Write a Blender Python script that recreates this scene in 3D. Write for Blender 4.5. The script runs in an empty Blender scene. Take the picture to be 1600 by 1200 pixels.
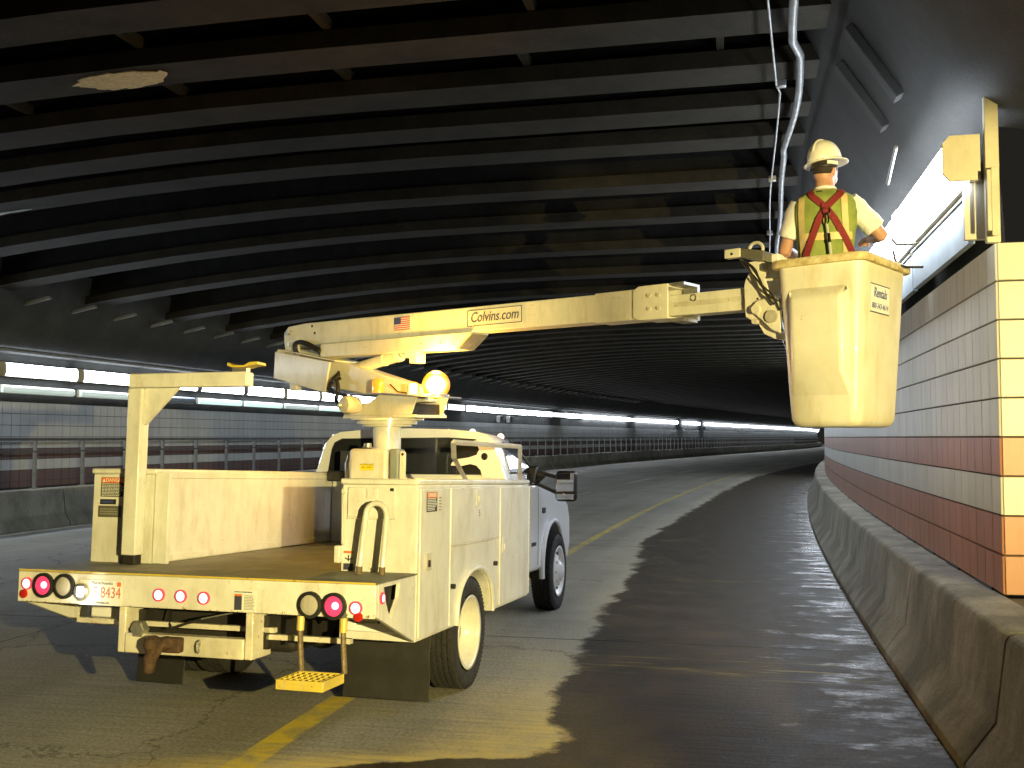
import bpy, bmesh, math, random
import numpy as np
from mathutils import Matrix, Vector
random.seed(7)
R = math.radians
sc = bpy.context.scene
COL = sc.collection

# ------------------------------------------------------------------ camera
FPX, CAM_H, CAM_PITCH = 1600.0, 1.849, 0.0522
cam_d = bpy.data.cameras.new('camera')
cam_d.sensor_width = 36.0
cam_d.lens = 36.0 * FPX / 1600.0
cam_d.clip_start = 0.05
cam_d.clip_end = 2000
cam = bpy.data.objects.new('camera', cam_d)
COL.objects.link(cam)
cam.location = (0, 0, CAM_H)
cam.rotation_euler = (math.pi / 2 + CAM_PITCH, 0, 0)
sc.camera = cam

# ------------------------------------------------------------------ world and exposure
w = bpy.data.worlds.new('World')
sc.world = w
w.use_nodes = True
w.node_tree.nodes['Background'].inputs[0].default_value = (0.55, 0.5, 0.42, 1)
w.node_tree.nodes['Background'].inputs[1].default_value = 0.03
sc.view_settings.view_transform = 'Standard'
sc.view_settings.look = 'None'
sc.view_settings.exposure = 0.0
sc.view_settings.gamma = 1.0
sc.view_settings.use_curve_mapping = False
sc.render.engine = 'CYCLES'
sc.cycles.use_denoising = True
sc.cycles.max_bounces = 7
sc.cycles.diffuse_bounces = 4
sc.cycles.glossy_bounces = 4
sc.cycles.sample_clamp_indirect = 4.0
LAMP_L = 24.0        # radiance of the fluorescent diffusers
WARM_W = 5600       # amber work lamp behind the camera
BEACON_W = 85      # amber beacon on the lift turret

# ------------------------------------------------------------------ lamps

def light(name, kind, loc, power, color, **kw):
    d = bpy.data.lights.new(name, kind)
    d.energy = power
    d.color = color
    for k, v in kw.items():
        setattr(d, k, v)
    o = bpy.data.objects.new(name, d)
    COL.objects.link(o)
    o.location = loc
    return o
def aim(az, el):
    return Vector((math.sin(R(az)) * math.cos(R(el)), math.cos(R(az)) * math.cos(R(el)), math.sin(R(el)))).to_track_quat('-Z', 'Y').to_euler()
LA, LBp = Vector((2.2, -1.5, 2.2)), Vector((3.2, -1.5, 2.2))
wl = light('work_lamp_light', 'SPOT', LA, WARM_W, (1.0, 0.82, 0.32), spot_size=R(80), spot_blend=0.15, shadow_soft_size=0.022)
wl.rotation_euler = aim(-27, -5)
wl2 = light('work_lamp_light', 'SPOT', LBp, WARM_W * .92, (1.0, 0.80, 0.30), spot_size=R(60), spot_blend=0.15, shadow_soft_size=0.018)
wl2.rotation_euler = aim(0, -1)

# ------------------------------------------------------------------ helpers
def tag(o, label=None, cat=None, group=None, kind=None):
    if label: o['label'] = label
    if cat: o['category'] = cat
    if group: o['group'] = group
    if kind: o['kind'] = kind
    return o

def empty(name, M=None, parent=None):
    o = bpy.data.objects.new(name, None)
    o.empty_display_size = 0.2
    COL.objects.link(o)
    if parent: o.parent = parent
    if M is not None: o.matrix_basis = M
    return o

def link(name, me, parent=None, M=None):
    o = bpy.data.objects.new(name, me)
    COL.objects.link(o)
    if parent: o.parent = parent
    if M is not None: o.matrix_basis = M
    return o

class MB:
    def __init__(self, M=None):
        self.v = []; self.f = []; self.M = M; self.uv = None
    def add(self, vs, fs):
        n = len(self.v)
        for p in vs:
            p = Vector(p)
            if self.M is not None: p = self.M @ p
            self.v.append(tuple(p))
        for f in fs: self.f.append(tuple(i + n for i in f))
        return self
    def box(self, x0, x1, y0, y1, z0, z1):
        vs = [(x, y, z) for x in (x0, x1) for y in (y0, y1) for z in (z0, z1)]
        return self.add(vs, [(0,1,3,2),(4,6,7,5),(0,4,5,1),(2,3,7,6),(0,2,6,4),(1,5,7,3)])
    def prism(self, poly, ax, a, b):
        """poly in the two remaining axes (order XY / XZ / YZ), extruded along ax"""
        def mk(p, t):
            if ax == 'X': return (t, p[0], p[1])
            if ax == 'Y': return (p[0], t, p[1])
            return (p[0], p[1], t)
        n = len(poly)
        vs = [mk(p, a) for p in poly] + [mk(p, b) for p in poly]
        fs = [tuple(range(n))[::-1], tuple(range(n, 2 * n))]
        for i in range(n):
            j = (i + 1) % n
            fs.append((i, j, n + j, n + i))
        return self.add(vs, fs)
    def tube(self, path, r, n=10, caps=True, flat=None):
        path = [Vector(p) for p in path]
        rr = r if isinstance(r, (list, tuple)) else [r] * len(path)
        rings = []; up = None
        for i, p in enumerate(path):
            if i == 0: t = path[1] - p
            elif i == len(path) - 1: t = p - path[i - 1]
            else: t = (path[i + 1] - p).normalized() + (p - path[i - 1]).normalized()
            t = t.normalized() if t.length > 1e-9 else Vector((0, 0, 1))
            if up is None:
                up = Vector((0, 0, 1)) if abs(t.z) < 0.9 else Vector((1, 0, 0))
            a = t.cross(up)
            if a.length < 1e-6: a = t.orthogonal()
            a.normalize(); b = a.cross(t).normalized(); up = b
            rings.append([p + (a * math.cos(k * 2 * math.pi / n) + b * math.sin(k * 2 * math.pi / n)) * rr[i] for k in range(n)])
        vs = [q for r_ in rings for q in r_]; fs = []
        for i in range(len(path) - 1):
            for k in range(n):
                fs.append((i * n + k, i * n + (k + 1) % n, (i + 1) * n + (k + 1) % n, (i + 1) * n + k))
        if caps:
            fs.append(tuple(range(n))[::-1]); m = (len(path) - 1) * n
            fs.append(tuple(range(m, m + n)))
        return self.add(vs, fs)
    def cyl(self, p0, p1, r, n=24, r2=None):
        return self.tube([p0, p1], [r, r if r2 is None else r2], n)
    def lathe(self, prof, c, ax='Y', n=40, close=False):
        """prof: list of (radius, along) revolved round ax through c"""
        vs = []; fs = []
        for (r, t) in prof:
            for k in range(n):
                a = 2 * math.pi * k / n
                u, v = r * math.cos(a), r * math.sin(a)
                if ax == 'Y': q = (c[0] + u, c[1] + t, c[2] + v)
                elif ax == 'X': q = (c[0] + t, c[1] + u, c[2] + v)
                else: q = (c[0] + u, c[1] + v, c[2] + t)
                vs.append(q)
        m = len(prof)
        for i in range(m - 1 + (1 if close else 0)):
            j = (i + 1) % m
            for k in range(n):
                fs.append((i * n + k, i * n + (k + 1) % n, j * n + (k + 1) % n, j * n + k))
        if not close:
            fs.append(tuple(range(n))[::-1]); fs.append(tuple(range((m - 1) * n, m * n)))
        return self.add(vs, fs)
    def loft(self, rings, cap=True):
        n = len(rings[0]); vs = [p for r_ in rings for p in r_]; fs = []
        for i in range(len(rings) - 1):
            for k in range(n):
                fs.append((i * n + k, i * n + (k + 1) % n, (i + 1) * n + (k + 1) % n, (i + 1) * n + k))
        if cap:
            fs.append(tuple(range(n))[::-1]); m = (len(rings) - 1) * n
            fs.append(tuple(range(m, m + n)))
        return self.add(vs, fs)
    def mesh(self, name, smooth=False, recalc=True):
        me = bpy.data.meshes.new(name)
        me.from_pydata(self.v, [], self.f)
        if recalc:
            bm = bmesh.new(); bm.from_mesh(me)
            bmesh.ops.recalc_face_normals(bm, faces=bm.faces)
            bm.to_mesh(me); bm.free()
        if smooth:
            me.polygons.foreach_set('use_smooth', [True] * len(me.polygons))
        return me
    def build(self, name, m=None, parent=None, bevel=0, seg=2, smooth=False, M=None, recalc=True):
        me = self.mesh(name, smooth, recalc)
        if m: me.materials.append(m)
        o = link(name, me, parent, M)
        if bevel:
            md = o.modifiers.new('bevel', 'BEVEL')
            md.width = bevel; md.segments = seg; md.limit_method = 'ANGLE'; md.angle_limit = R(35)
            md.harden_normals = False
        if smooth or bevel: autosmooth(o)
        return o

def autosmooth(o, ang=40):
    me = o.data
    me.polygons.foreach_set('use_smooth', [True] * len(me.polygons))
    bm = bmesh.new(); bm.from_mesh(me)
    for e in bm.edges:
        if len(e.link_faces) == 2 and e.calc_face_angle(0) > R(ang): e.smooth = False
    bm.to_mesh(me); bm.free()

def cut(o, cutter):
    """subtract cutter (an MB) from o for good"""
    c = cutter.build('cutter', parent=o.parent)
    md = o.modifiers.new('cut', 'BOOLEAN'); md.object = c; md.operation = 'DIFFERENCE'; md.solver = 'EXACT'
    bv = [m for m in o.modifiers if m.type == 'BEVEL']
    for m in bv: m.show_viewport = False
    bpy.context.view_layer.update()
    dg = bpy.context.evaluated_depsgraph_get()
    me = bpy.data.meshes.new_from_object(o.evaluated_get(dg))
    o.modifiers.remove(md)
    for m in bv: m.show_viewport = True
    o.data = me
    bpy.data.objects.remove(c, do_unlink=True)

# ------------------------------------------------------------------ material helpers
def nt(name):
    m = bpy.data.materials.new(name); m.use_nodes = True
    t = m.node_tree; b = t.nodes['Principled BSDF']
    return m, t, b
def N(t, kind, **kw):
    n = t.nodes.new('ShaderNode' + kind)
    for k, v in kw.items():
        if k in ('operation', 'blend_type', 'data_type', 'attribute_name', 'wave_type', 'bands_direction', 'feature', 'noise_dimensions', 'uv_map', 'distance', 'clamp'):
            setattr(n, k, v)
    return n
def L(t, a, b): t.links.new(a, b)
def setin(n, **kw):
    for k, v in kw.items(): n.inputs[k.replace('_', ' ')].default_value = v
def ramp(t, src, stops, interp='LINEAR'):
    r = t.nodes.new('ShaderNodeValToRGB'); r.color_ramp.interpolation = interp
    e = r.color_ramp.elements
    while len(e) < len(stops): e.new(0.5)
    for i, (p, c) in enumerate(stops):
        e[i].position = p; e[i].color = (c if len(c) == 4 else (*c, 1)) if isinstance(c, (tuple, list)) else (c, c, c, 1)
    L(t, src, r.inputs[0]); return r
def noise(t, vec, scale, detail=5, rough=0.55, stretch=None):
    n = t.nodes.new('ShaderNodeTexNoise'); n.inputs['Scale'].default_value = scale
    n.inputs['Detail'].default_value = detail; n.inputs['Roughness'].default_value = rough
    if stretch:
        mp = t.nodes.new('ShaderNodeMapping'); mp.inputs['Scale'].default_value = stretch
        L(t, vec, mp.inputs[0]); vec = mp.outputs[0]
    L(t, vec, n.inputs['Vector']); return n
def mixc(t, fac, a, b, mode='MIX'):
    m = t.nodes.new('ShaderNodeMix'); m.data_type = 'RGBA'; m.blend_type = mode
    for s, v in ((m.inputs[0], fac), (m.inputs[6], a), (m.inputs[7], b)):
        if isinstance(v, bpy.types.NodeSocket): L(t, v, s)
        elif isinstance(v, (int, float)): s.default_value = v
        else: s.default_value = (*v, 1) if len(v) == 3 else v
    return m.outputs[2]
def mth(t, op, a, b=None, c=None, clamp=False):
    m = t.nodes.new('ShaderNodeMath'); m.operation = op; m.use_clamp = clamp
    for s, v in zip(m.inputs, (a, b, c)):
        if v is None: continue
        if isinstance(v, bpy.types.NodeSocket): L(t, v, s)
        else: s.default_value = v
    return m.outputs[0]
def bump(t, b, h, strength=0.3, dist=0.01):
    n = t.nodes.new('ShaderNodeBump'); n.inputs['Strength'].default_value = strength; n.inputs['Distance'].default_value = dist
    L(t, h, n.inputs['Height']); L(t, n.outputs[0], b.inputs['Normal']); return n
def objv(t): return t.nodes.new('ShaderNodeTexCoord').outputs['Object']
def posv(t): return t.nodes.new('ShaderNodeNewGeometry').outputs['Position']

def simple(name, col, rough=0.5, metal=0.0, var=0.0, vs=8.0, bmp=0.0, bs=60, emit=None, es=0, coat=0):
    m, t, b = nt(name)
    b.inputs['Roughness'].default_value = rough; b.inputs['Metallic'].default_value = metal
    if coat: b.inputs['Coat Weight'].default_value = coat
    v = objv(t)
    if var:
        n = noise(t, v, vs, 6, 0.6)
        r = ramp(t, n.outputs[0], [(0.3, tuple(c * (1 - var) for c in col)), (0.7, tuple(min(1, c * (1 + var * 0.5)) for c in col))])
        L(t, r.outputs[0], b.inputs['Base Color'])
        rr = ramp(t, n.outputs[0], [(0.2, min(1, rough * 1.25)), (0.8, rough * 0.8)]); L(t, rr.outputs[0], b.inputs['Roughness'])
    else: b.inputs['Base Color'].default_value = (*col, 1)
    if bmp: bump(t, b, noise(t, v, bs, 4).outputs[0], bmp, 0.004)
    if emit: b.inputs['Emission Color'].default_value = (*emit, 1); b.inputs['Emission Strength'].default_value = es
    return m

def paint(name, col=(0.78, 0.77, 0.72), rough=0.35, rust=0.62, dirt=0.25, rz=None, gloss_coat=0.3):
    """weathered enamel: faint grime clouds, chips of rust; rz=(z0,z1) adds a rusty lower edge"""
    m, t, b = nt(name); v = objv(t)
    g = noise(t, v, 3.0, 7, 0.65)
    gr = ramp(t, g.outputs[0], [(0.35, 1.0), (0.75, 1.0 - dirt)])
    c = mixc(t, 1.0, col, gr.outputs[0], 'MULTIPLY')
    st = noise(t, v, 7.0, 6, 0.7, (1.2, 1.2, 0.35))
    sm = ramp(t, st.outputs[0], [(0.48, 0.0), (0.70, 0.42)])
    c = mixc(t, sm.outputs[0], c, (0.42, 0.36, 0.26))
    sc_ = noise(t, v, 30.0, 4, 0.8, (0.12, 0.12, 1.6)); sk_ = ramp(t, sc_.outputs[0], [(0.66, 0.0), (0.70, 0.5)])
    c = mixc(t, sk_.outputs[0], c, (0.30, 0.27, 0.22))
    ch = noise(t, v, 34.0, 8, 0.72)
    thr = ch.outputs[0]
    big = noise(t, v, 1.7, 3, 0.5)
    thr = mth(t, 'ADD', thr, mth(t, 'MULTIPLY', mth(t, 'SUBTRACT', big.outputs[0], 0.5), 0.35))
    if rz:
        sp = N(t, 'SeparateXYZ'); L(t, v, sp.inputs[0])
        e = mth(t, 'DIVIDE', mth(t, 'SUBTRACT', rz[1], sp.outputs[2]), rz[1] - rz[0], clamp=True)
        thr = mth(t, 'ADD', thr, mth(t, 'MULTIPLY', e, 0.22))
    rm = ramp(t, thr, [(rust, 0.0), (rust + 0.03, 1.0)])
    halo = ramp(t, thr, [(rust - 0.08, 0.0), (rust + 0.02, 0.55)])
    c = mixc(t, halo.outputs[0], c, (0.50, 0.30, 0.10))
    rc = ramp(t, noise(t, v, 60, 4).outputs[0], [(0.3, (0.055, 0.022, 0.010)), (0.7, (0.20, 0.085, 0.03))])
    c = mixc(t, rm.outputs[0], c, rc.outputs[0])
    L(t, c, b.inputs['Base Color'])
    ro = mixc(t, rm.outputs[0], mixc(t, gr.outputs[0], (rough + 0.3,) * 3, (rough,) * 3), (0.85,) * 3)
    L(t, ro, b.inputs['Roughness'])
    b.inputs['Coat Weight'].default_value = gloss_coat
    b.inputs['Coat Roughness'].default_value = 0.12
    hh = mth(t, 'ADD', mth(t, 'MULTIPLY', rm.outputs[0], -1.0), mth(t, 'MULTIPLY', g.outputs[0], 0.6))
    bump(t, b, hh, 0.22, 0.004)
    return m

def concrete(name, lo, hi, scale=1.3, streak=0.5, rough=0.85, bmp=0.5, dark=(0.03, 0.03, 0.025)):
    m, t, b = nt(name); v = posv(t)
    n1 = noise(t, v, scale, 8, 0.65); c = ramp(t, n1.outputs[0], [(0.3, lo), (0.7, hi)]).outputs[0]
    st = noise(t, v, 1.9, 7, 0.72, (1.0, 1.0, 0.55)); bl = noise(t, v, 0.55, 5, 0.6)
    sm = ramp(t, mth(t, 'ADD', mth(t, 'MULTIPLY', st.outputs[0], .55), mth(t, 'MULTIPLY', bl.outputs[0], .45)), [(0.44, 0.0), (0.60, streak)])
    c = mixc(t, sm.outputs[0], c, dark)
    dr = noise(t, v, 5.0, 5, 0.7, (1.0, 1.0, 0.12)); dm_ = ramp(t, dr.outputs[0], [(0.58, 0.0), (0.78, streak * .25)])
    c = mixc(t, dm_.outputs[0], c, dark)
    f = noise(t, v, 45, 5, 0.7); fm = ramp(t, f.outputs[0], [(0.35, 0.78), (0.65, 1.1)])
    c = mixc(t, 1.0, c, fm.outputs[0], 'MULTIPLY')
    L(t, c, b.inputs['Base Color']); b.inputs['Roughness'].default_value = rough
    hh = mth(t, 'ADD', mth(t, 'MULTIPLY', n1.outputs[0], 0.6), mth(t, 'MULTIPLY', f.outputs[0], 0.35))
    bump(t, b, hh, bmp, 0.02)
    return m

M = {}
M['paint'] = paint('white_truck_enamel', rust=0.71)
M['paint_body'] = paint('service_body_enamel', rust=0.735, dirt=0.2)
M['paint_rusty'] = paint('rusty_bumper_enamel', rust=0.70, dirt=0.28, rz=(0.725, 0.765))
M['paint_hitch'] = paint('hitch_enamel', col=(0.74, 0.70, 0.58), rust=0.64, dirt=0.45)
M['paint_yellowed'] = paint('yellowed_boom_enamel', col=(0.76, 0.74, 0.64), rust=0.75, dirt=0.2)
M['paint_cab'] = simple('glossy_cab_white', (0.80, 0.81, 0.82), 0.22, 0, 0.05, 2, coat=0.8)
M['step_yellow'] = paint('safety_yellow_enamel', col=(0.72, 0.55, 0.08), rust=0.64, dirt=0.35)
M['rubber'] = simple('tyre_rubber', (0.022, 0.021, 0.020), 0.8, 0, 0.3, 20, 0.4, 90)
M['flap'] = simple('mud_flap_rubber', (0.02, 0.019, 0.018), 0.62, 0, 0.5, 6, 0.2, 30)
M['black'] = simple('black_plastic', (0.018, 0.018, 0.018), 0.45)
M['darkmetal'] = simple('greasy_chassis_steel', (0.030, 0.027, 0.024), 0.6, 0.3, 0.4, 9, 0.3, 40)
M['hose'] = simple('black_hydraulic_hose', (0.015, 0.014, 0.013), 0.5)
M['rust'] = simple('rusted_steel', (0.085, 0.048, 0.028), 0.85, 0.2, 0.6, 22, 0.8, 60)
M['chain'] = simple('dull_steel_strap', (0.20, 0.15, 0.09), 0.6, 0.4, 0.4, 60, 0.5, 120)
M['chrome'] = simple('chrome', (0.7, 0.7, 0.7), 0.12, 1.0)
M['steel'] = simple('zinc_plated_steel', (0.55, 0.54, 0.50), 0.35, 0.8, 0.2, 20)
M['alu'] = simple('aluminium_tread_edge', (0.5, 0.5, 0.48), 0.4, 0.8, 0.3, 20)
M['grey_plastic'] = simple('grey_lamp_lens', (0.45, 0.42, 0.36), 0.5, 0, 0.2, 20)
M['clearance'] = simple('lit_clearance_lens', (0.8, 0.5, 0.4), 0.3, emit=(1, 0.78, 0.7), es=5)
M['red_lens'] = simple('lit_red_lens', (0.6, 0.03, 0.10), 0.25, emit=(1.0, 0.06, 0.16), es=0.85)
M['red_core'] = simple('red_lamp_core', (0.8, 0.2, 0.3), 0.3, emit=(1.0, 0.42, 0.50), es=2.5)
M['small_core'] = simple('small_marker_core', (0.8, 0.6, 0.6), 0.3, emit=(1.0, 0.72, 0.70), es=3.0)
M['small_ring'] = simple('small_marker_ring', (0.55, 0.05, 0.10), 0.3, emit=(1.0, 0.12, 0.16), es=0.35)
M['reflector'] = simple('red_reflector', (0.45, 0.02, 0.015), 0.2)
M['plate_lamp'] = simple('lit_plate_lamp_lens', (0.9, 0.9, 0.9), 0.3, emit=(1.0, 0.97, 0.95), es=9)
M['beacon'] = simple('amber_beacon_lit', (0.9, 0.5, 0.05), 0.3, emit=(1.0, 0.60, 0.12), es=60)
M['beacon2'] = simple('amber_beacon_half_lit', (0.25, 0.08, 0.005), 0.15, emit=(1.0, 0.42, 0.03), es=1.1)
M['beacon3'] = simple('white_beacon_lit', (0.9, 0.7, 0.3), 0.15, emit=(1.0, 0.80, 0.35), es=12)
M['roof_marker'] = simple('roof_marker_lit', (0.9, 0.7, 0.5), 0.2, emit=(1.0, 0.62, 0.42), es=4)
M['orange'] = simple('danger_orange_print', (0.72, 0.16, 0.02), 0.5)
M['blackprint'] = simple('black_print', (0.02, 0.02, 0.02), 0.5)
M['whiteprint'] = simple('white_print', (0.75, 0.75, 0.72), 0.5)
M['greyprint'] = simple('faded_grey_print', (0.28, 0.27, 0.22), 0.5)
M['greylabel'] = simple('grey_metal_label', (0.15, 0.145, 0.12), 0.4, 0.2, 0.2, 40)
M['blueprint'] = simple('blue_print', (0.05, 0.08, 0.30), 0.5)
M['yellowprint'] = simple('yellow_print', (0.85, 0.70, 0.02), 0.5)
M['redprint'] = simple('red_plate_print', (0.55, 0.16, 0.06), 0.5)
M['flagred'] = simple('flag_red', (0.50, 0.05, 0.05), 0.5)
M['flagblue'] = simple('flag_blue', (0.05, 0.06, 0.22), 0.5)
M['letter'] = simple('dark_slate_print', (0.05, 0.05, 0.09), 0.5)
M['skin'] = simple('skin', (0.50, 0.27, 0.19), 0.5, 0, 0.12, 30)
M['hair'] = simple('dark_brown_hair', (0.02, 0.013, 0.009), 0.7, 0, 0.3, 90, 0.6, 300)
M['tshirt'] = simple('white_cotton', (0.78, 0.78, 0.80), 0.9, 0, 0.08, 14, 0.25, 30)
M['helmet'] = simple('white_hard_hat', (0.80, 0.79, 0.76), 0.3, 0, 0.06, 10, coat=0.4)
M['harness'] = simple('red_webbing', (0.20, 0.016, 0.024), 0.8, 0, 0.15, 80, 0.4, 300)
M['jeans'] = simple('blue_denim', (0.06, 0.08, 0.14), 0.9, 0, 0.3, 30, 0.3, 80)
M['boot'] = simple('brown_boot_leather', (0.08, 0.05, 0.03), 0.6)

m, t, b = nt('amber_tinted_glass')
b.inputs['Base Color'].default_value = (0.02, 0.022, 0.025, 1); b.inputs['Roughness'].default_value = 0.04
b.inputs['Specular IOR Level'].default_value = 0.7
M['glass'] = m
m, t, b = nt('mirror_glass')
b.inputs['Base Color'].default_value = (0.7, 0.72, 0.74, 1); b.inputs['Roughness'].default_value = 0.03; b.inputs['Metallic'].default_value = 1
M['mirror'] = m

# diamond plate deck
m, t, b = nt('worn_diamond_plate'); v = objv(t)
mp = t.nodes.new('ShaderNodeMapping'); mp.inputs['Rotation'].default_value = (0, 0, R(45)); mp.inputs['Scale'].default_value = (1, 1, 1); L(t, v, mp.inputs[0])
sp = N(t, 'SeparateXYZ'); L(t, mp.outputs[0], sp.inputs[0])
def grid(sx, sy, off):
    a = mth(t, 'ABSOLUTE', mth(t, 'SUBTRACT', mth(t, 'FRACT', mth(t, 'ADD', mth(t, 'MULTIPLY', sp.outputs[0], sx), off)), 0.5))
    c = mth(t, 'ABSOLUTE', mth(t, 'SUBTRACT', mth(t, 'FRACT', mth(t, 'ADD', mth(t, 'MULTIPLY', sp.outputs[1], sy), off)), 0.5))
    return mth(t, 'SUBTRACT', 0.25, mth(t, 'ADD', mth(t, 'MULTIPLY', a, 0.55 if sx > sy else 1.5), mth(t, 'MULTIPLY', c, 1.5 if sx > sy else 0.55)), clamp=True)
hgt = mth(t, 'MAXIMUM', grid(30, 15, 0.0), grid(15, 30, 0.5))
lift = ramp(t, hgt, [(0.0, 0.0), (0.12, 1.0)])
n1 = noise(t, v, 2.6, 8, 0.7); n2 = noise(t, v, 16, 7, 0.75)
base = ramp(t, n1.outputs[0], [(0.3, (0.12, 0.115, 0.085)), (0.55, (0.20, 0.195, 0.145)), (0.75, (0.34, 0.33, 0.25))]).outputs[0]
pk = ramp(t, mth(t, 'ADD', n2.outputs[0], mth(t, 'MULTIPLY', mth(t, 'SUBTRACT', n1.outputs[0], 0.5), 0.5)), [(0.69, 0.0), (0.72, 1.0)])
c = mixc(t, pk.outputs[0], base, (0.72, 0.68, 0.52))
c = mixc(t, mth(t, 'MULTIPLY', lift.outputs[0], 0.35), c, (0.36, 0.31, 0.22))
L(t, c, b.inputs['Base Color']); b.inputs['Roughness'].default_value = 0.6; b.inputs['Metallic'].default_value = 0.25
bump(t, b, mth(t, 'ADD', lift.outputs[0], mth(t, 'MULTIPLY', n2.outputs[0], 0.2)), 0.7, 0.004)
M['deckplate'] = m

m, t, b = nt('amber_beacon_glass_lit')
lw = t.nodes.new('ShaderNodeLayerWeight'); lw.inputs[0].default_value = 0.35
r1 = ramp(t, lw.outputs['Facing'], [(0.0, (1.0, 0.80, 0.30)), (0.30, (1.0, 0.46, 0.02)), (0.9, (1.0, 0.34, 0.0))]); r2 = ramp(t, lw.outputs['Facing'], [(0.0, 0.40), (0.12, 0.12), (0.32, 0.026), (0.95, 0.016)])
b.inputs['Base Color'].default_value = (.08, .03, .004, 1)
L(t, r1.outputs[0], b.inputs['Emission Color']); L(t, mth(t, 'MULTIPLY', r2.outputs[0], 60.0), b.inputs['Emission Strength'])
M['beacon'] = m
# hi-vis vest
m, t, b = nt('lime_mesh_vest'); v = objv(t)
n1 = noise(t, v, 9, 5); c = ramp(t, n1.outputs[0], [(0.3, (0.17, 0.22, 0.05)), (0.7, (0.28, 0.34, 0.09))]).outputs[0]
L(t, c, b.inputs['Base Color']); b.inputs['Roughness'].default_value = 0.85
bump(t, b, n1.outputs[0], 0.5, 0.02); M['vest'] = m
M['tape'] = simple('peach_reflective_tape', (0.62, 0.50, 0.24), 0.4, 0, 0.12, 20)
M['tape_grey'] = simple('grey_reflective_tape', (0.45, 0.48, 0.42), 0.4, 0, 0.1, 20)

# bucket fibreglass
m, t, b = nt('stained_fibreglass'); v = objv(t)
n1 = noise(t, v, 3.5, 7, 0.65); n2 = noise(t, v, 13, 8, 0.75)
c = ramp(t, n1.outputs[0], [(0.35, (0.79, 0.775, 0.70)), (0.75, (0.66, 0.63, 0.50))]).outputs[0]
s1 = ramp(t, n2.outputs[0], [(0.66, 0.0), (0.73, 0.75)]); c = mixc(t, s1.outputs[0], c, (0.30, 0.17, 0.05))
st = noise(t, v, 6, 5, 0.7, (1, 1, 0.2)); s2 = ramp(t, st.outputs[0], [(0.52, 0.0), (0.72, 0.45)]); c = mixc(t, s2.outputs[0], c, (0.50, 0.38, 0.14))
L(t, c, b.inputs['Base Color']); b.inputs['Roughness'].default_value = 0.38; b.inputs['Coat Weight'].default_value = 0.15
bump(t, b, n1.outputs[0], 0.15, 0.02); M['fibre'] = m
m, t, b = nt('scuffed_bucket_rim'); v = objv(t)
n2 = noise(t, v, 12, 8, 0.75)
c = ramp(t, n2.outputs[0], [(0.35, (0.34, 0.25, 0.11)), (0.5, (0.60, 0.50, 0.26)), (0.65, (0.74, 0.68, 0.46))]).outputs[0]
L(t, c, b.inputs['Base Color']); b.inputs['Roughness'].default_value = 0.6; bump(t, b, n2.outputs[0], 0.5, 0.01); M['rim'] = m

# lit diffusers
def lampmat(name, col, s):
    m, t, b = nt(name); b.inputs['Base Color'].default_value = (0.8, 0.8, 0.8, 1)
    b.inputs['Emission Color'].default_value = (*col, 1); b.inputs['Emission Strength'].default_value = s; return m
M['tube'] = lampmat('lit_fluorescent_diffuser', (0.80, 0.88, 1.0), LAMP_L)
M['tube_green'] = lampmat('greenish_fluorescent_diffuser', (0.62, 0.95, 0.85), 0.95)
M['tube_green_dim'] = lampmat('dim_greenish_diffuser', (0.55, 0.78, 0.68), 0.42)
M['lamp_case'] = paint('fixture_housing_enamel', col=(0.60, 0.56, 0.45), rust=0.72, dirt=0.3)
M['panel_board'] = simple('pale_blue_reflector_board', (0.22, 0.27, 0.29), 0.45, 0, 0.15, 3)

# tiles
def tilemat(name, a, bcol, var):
    m, t, b = nt(name)
    oi = t.nodes.new('ShaderNodeObjectInfo'); v = posv(t)
    n = noise(t, v, 1.2, 6, 0.6, (1, 1, 0.25)); n3 = noise(t, v, 5, 6, 0.7, (1.5, 1.5, 0.15))
    c = ramp(t, n.outputs[0], [(0.3, a), (0.7, bcol)]).outputs[0]
    k = ramp(t, n3.outputs[0], [(0.50, 0.0), (0.75, 0.22)]); c = mixc(t, k.outputs[0], c, tuple(x * 0.35 for x in a))
    rv = mth(t, 'ADD', mth(t, 'MULTIPLY', oi.outputs['Random'], var), 1 - var / 2)
    cc = t.nodes.new('ShaderNodeCombineXYZ')
    for i in range(3): L(t, rv, cc.inputs[i])
    c = mixc(t, 1.0, c, cc.outputs[0], 'MULTIPLY')
    L(t, c, b.inputs['Base Color']); b.inputs['Roughness'].default_value = 0.42
    bump(t, b, noise(t, v, 9, 3).outputs[0], 0.12, 0.01)
    return m
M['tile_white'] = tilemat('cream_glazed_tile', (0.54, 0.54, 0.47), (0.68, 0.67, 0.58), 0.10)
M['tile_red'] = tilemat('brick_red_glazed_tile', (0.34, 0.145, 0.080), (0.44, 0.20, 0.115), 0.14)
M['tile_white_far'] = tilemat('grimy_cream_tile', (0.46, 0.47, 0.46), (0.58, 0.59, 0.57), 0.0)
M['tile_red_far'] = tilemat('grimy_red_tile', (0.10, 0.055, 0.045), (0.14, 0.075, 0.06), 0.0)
M['grout'] = simple('dark_grout', (0.045, 0.042, 0.038), 0.9)
M['barrier'] = concrete('stained_barrier_concrete', (0.19, 0.172, 0.13), (0.46, 0.43, 0.33), 1.1, 0.7, dark=(0.035, 0.033, 0.022))
M['barrier_far'] = concrete('sooty_barrier_concrete', (0.22, 0.21, 0.155), (0.42, 0.40, 0.31), 0.9, 0.5, dark=(0.04, 0.038, 0.03))
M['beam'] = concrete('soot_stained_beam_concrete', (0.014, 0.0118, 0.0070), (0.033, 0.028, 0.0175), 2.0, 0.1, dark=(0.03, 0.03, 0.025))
M['slab'] = concrete('soot_and_shade_slab_concrete', (0.006, 0.0058, 0.005), (0.012, 0.0115, 0.010), 1.5, 0.3)  # soot on the slab; on the beam webs this dark tone paints shade
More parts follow.
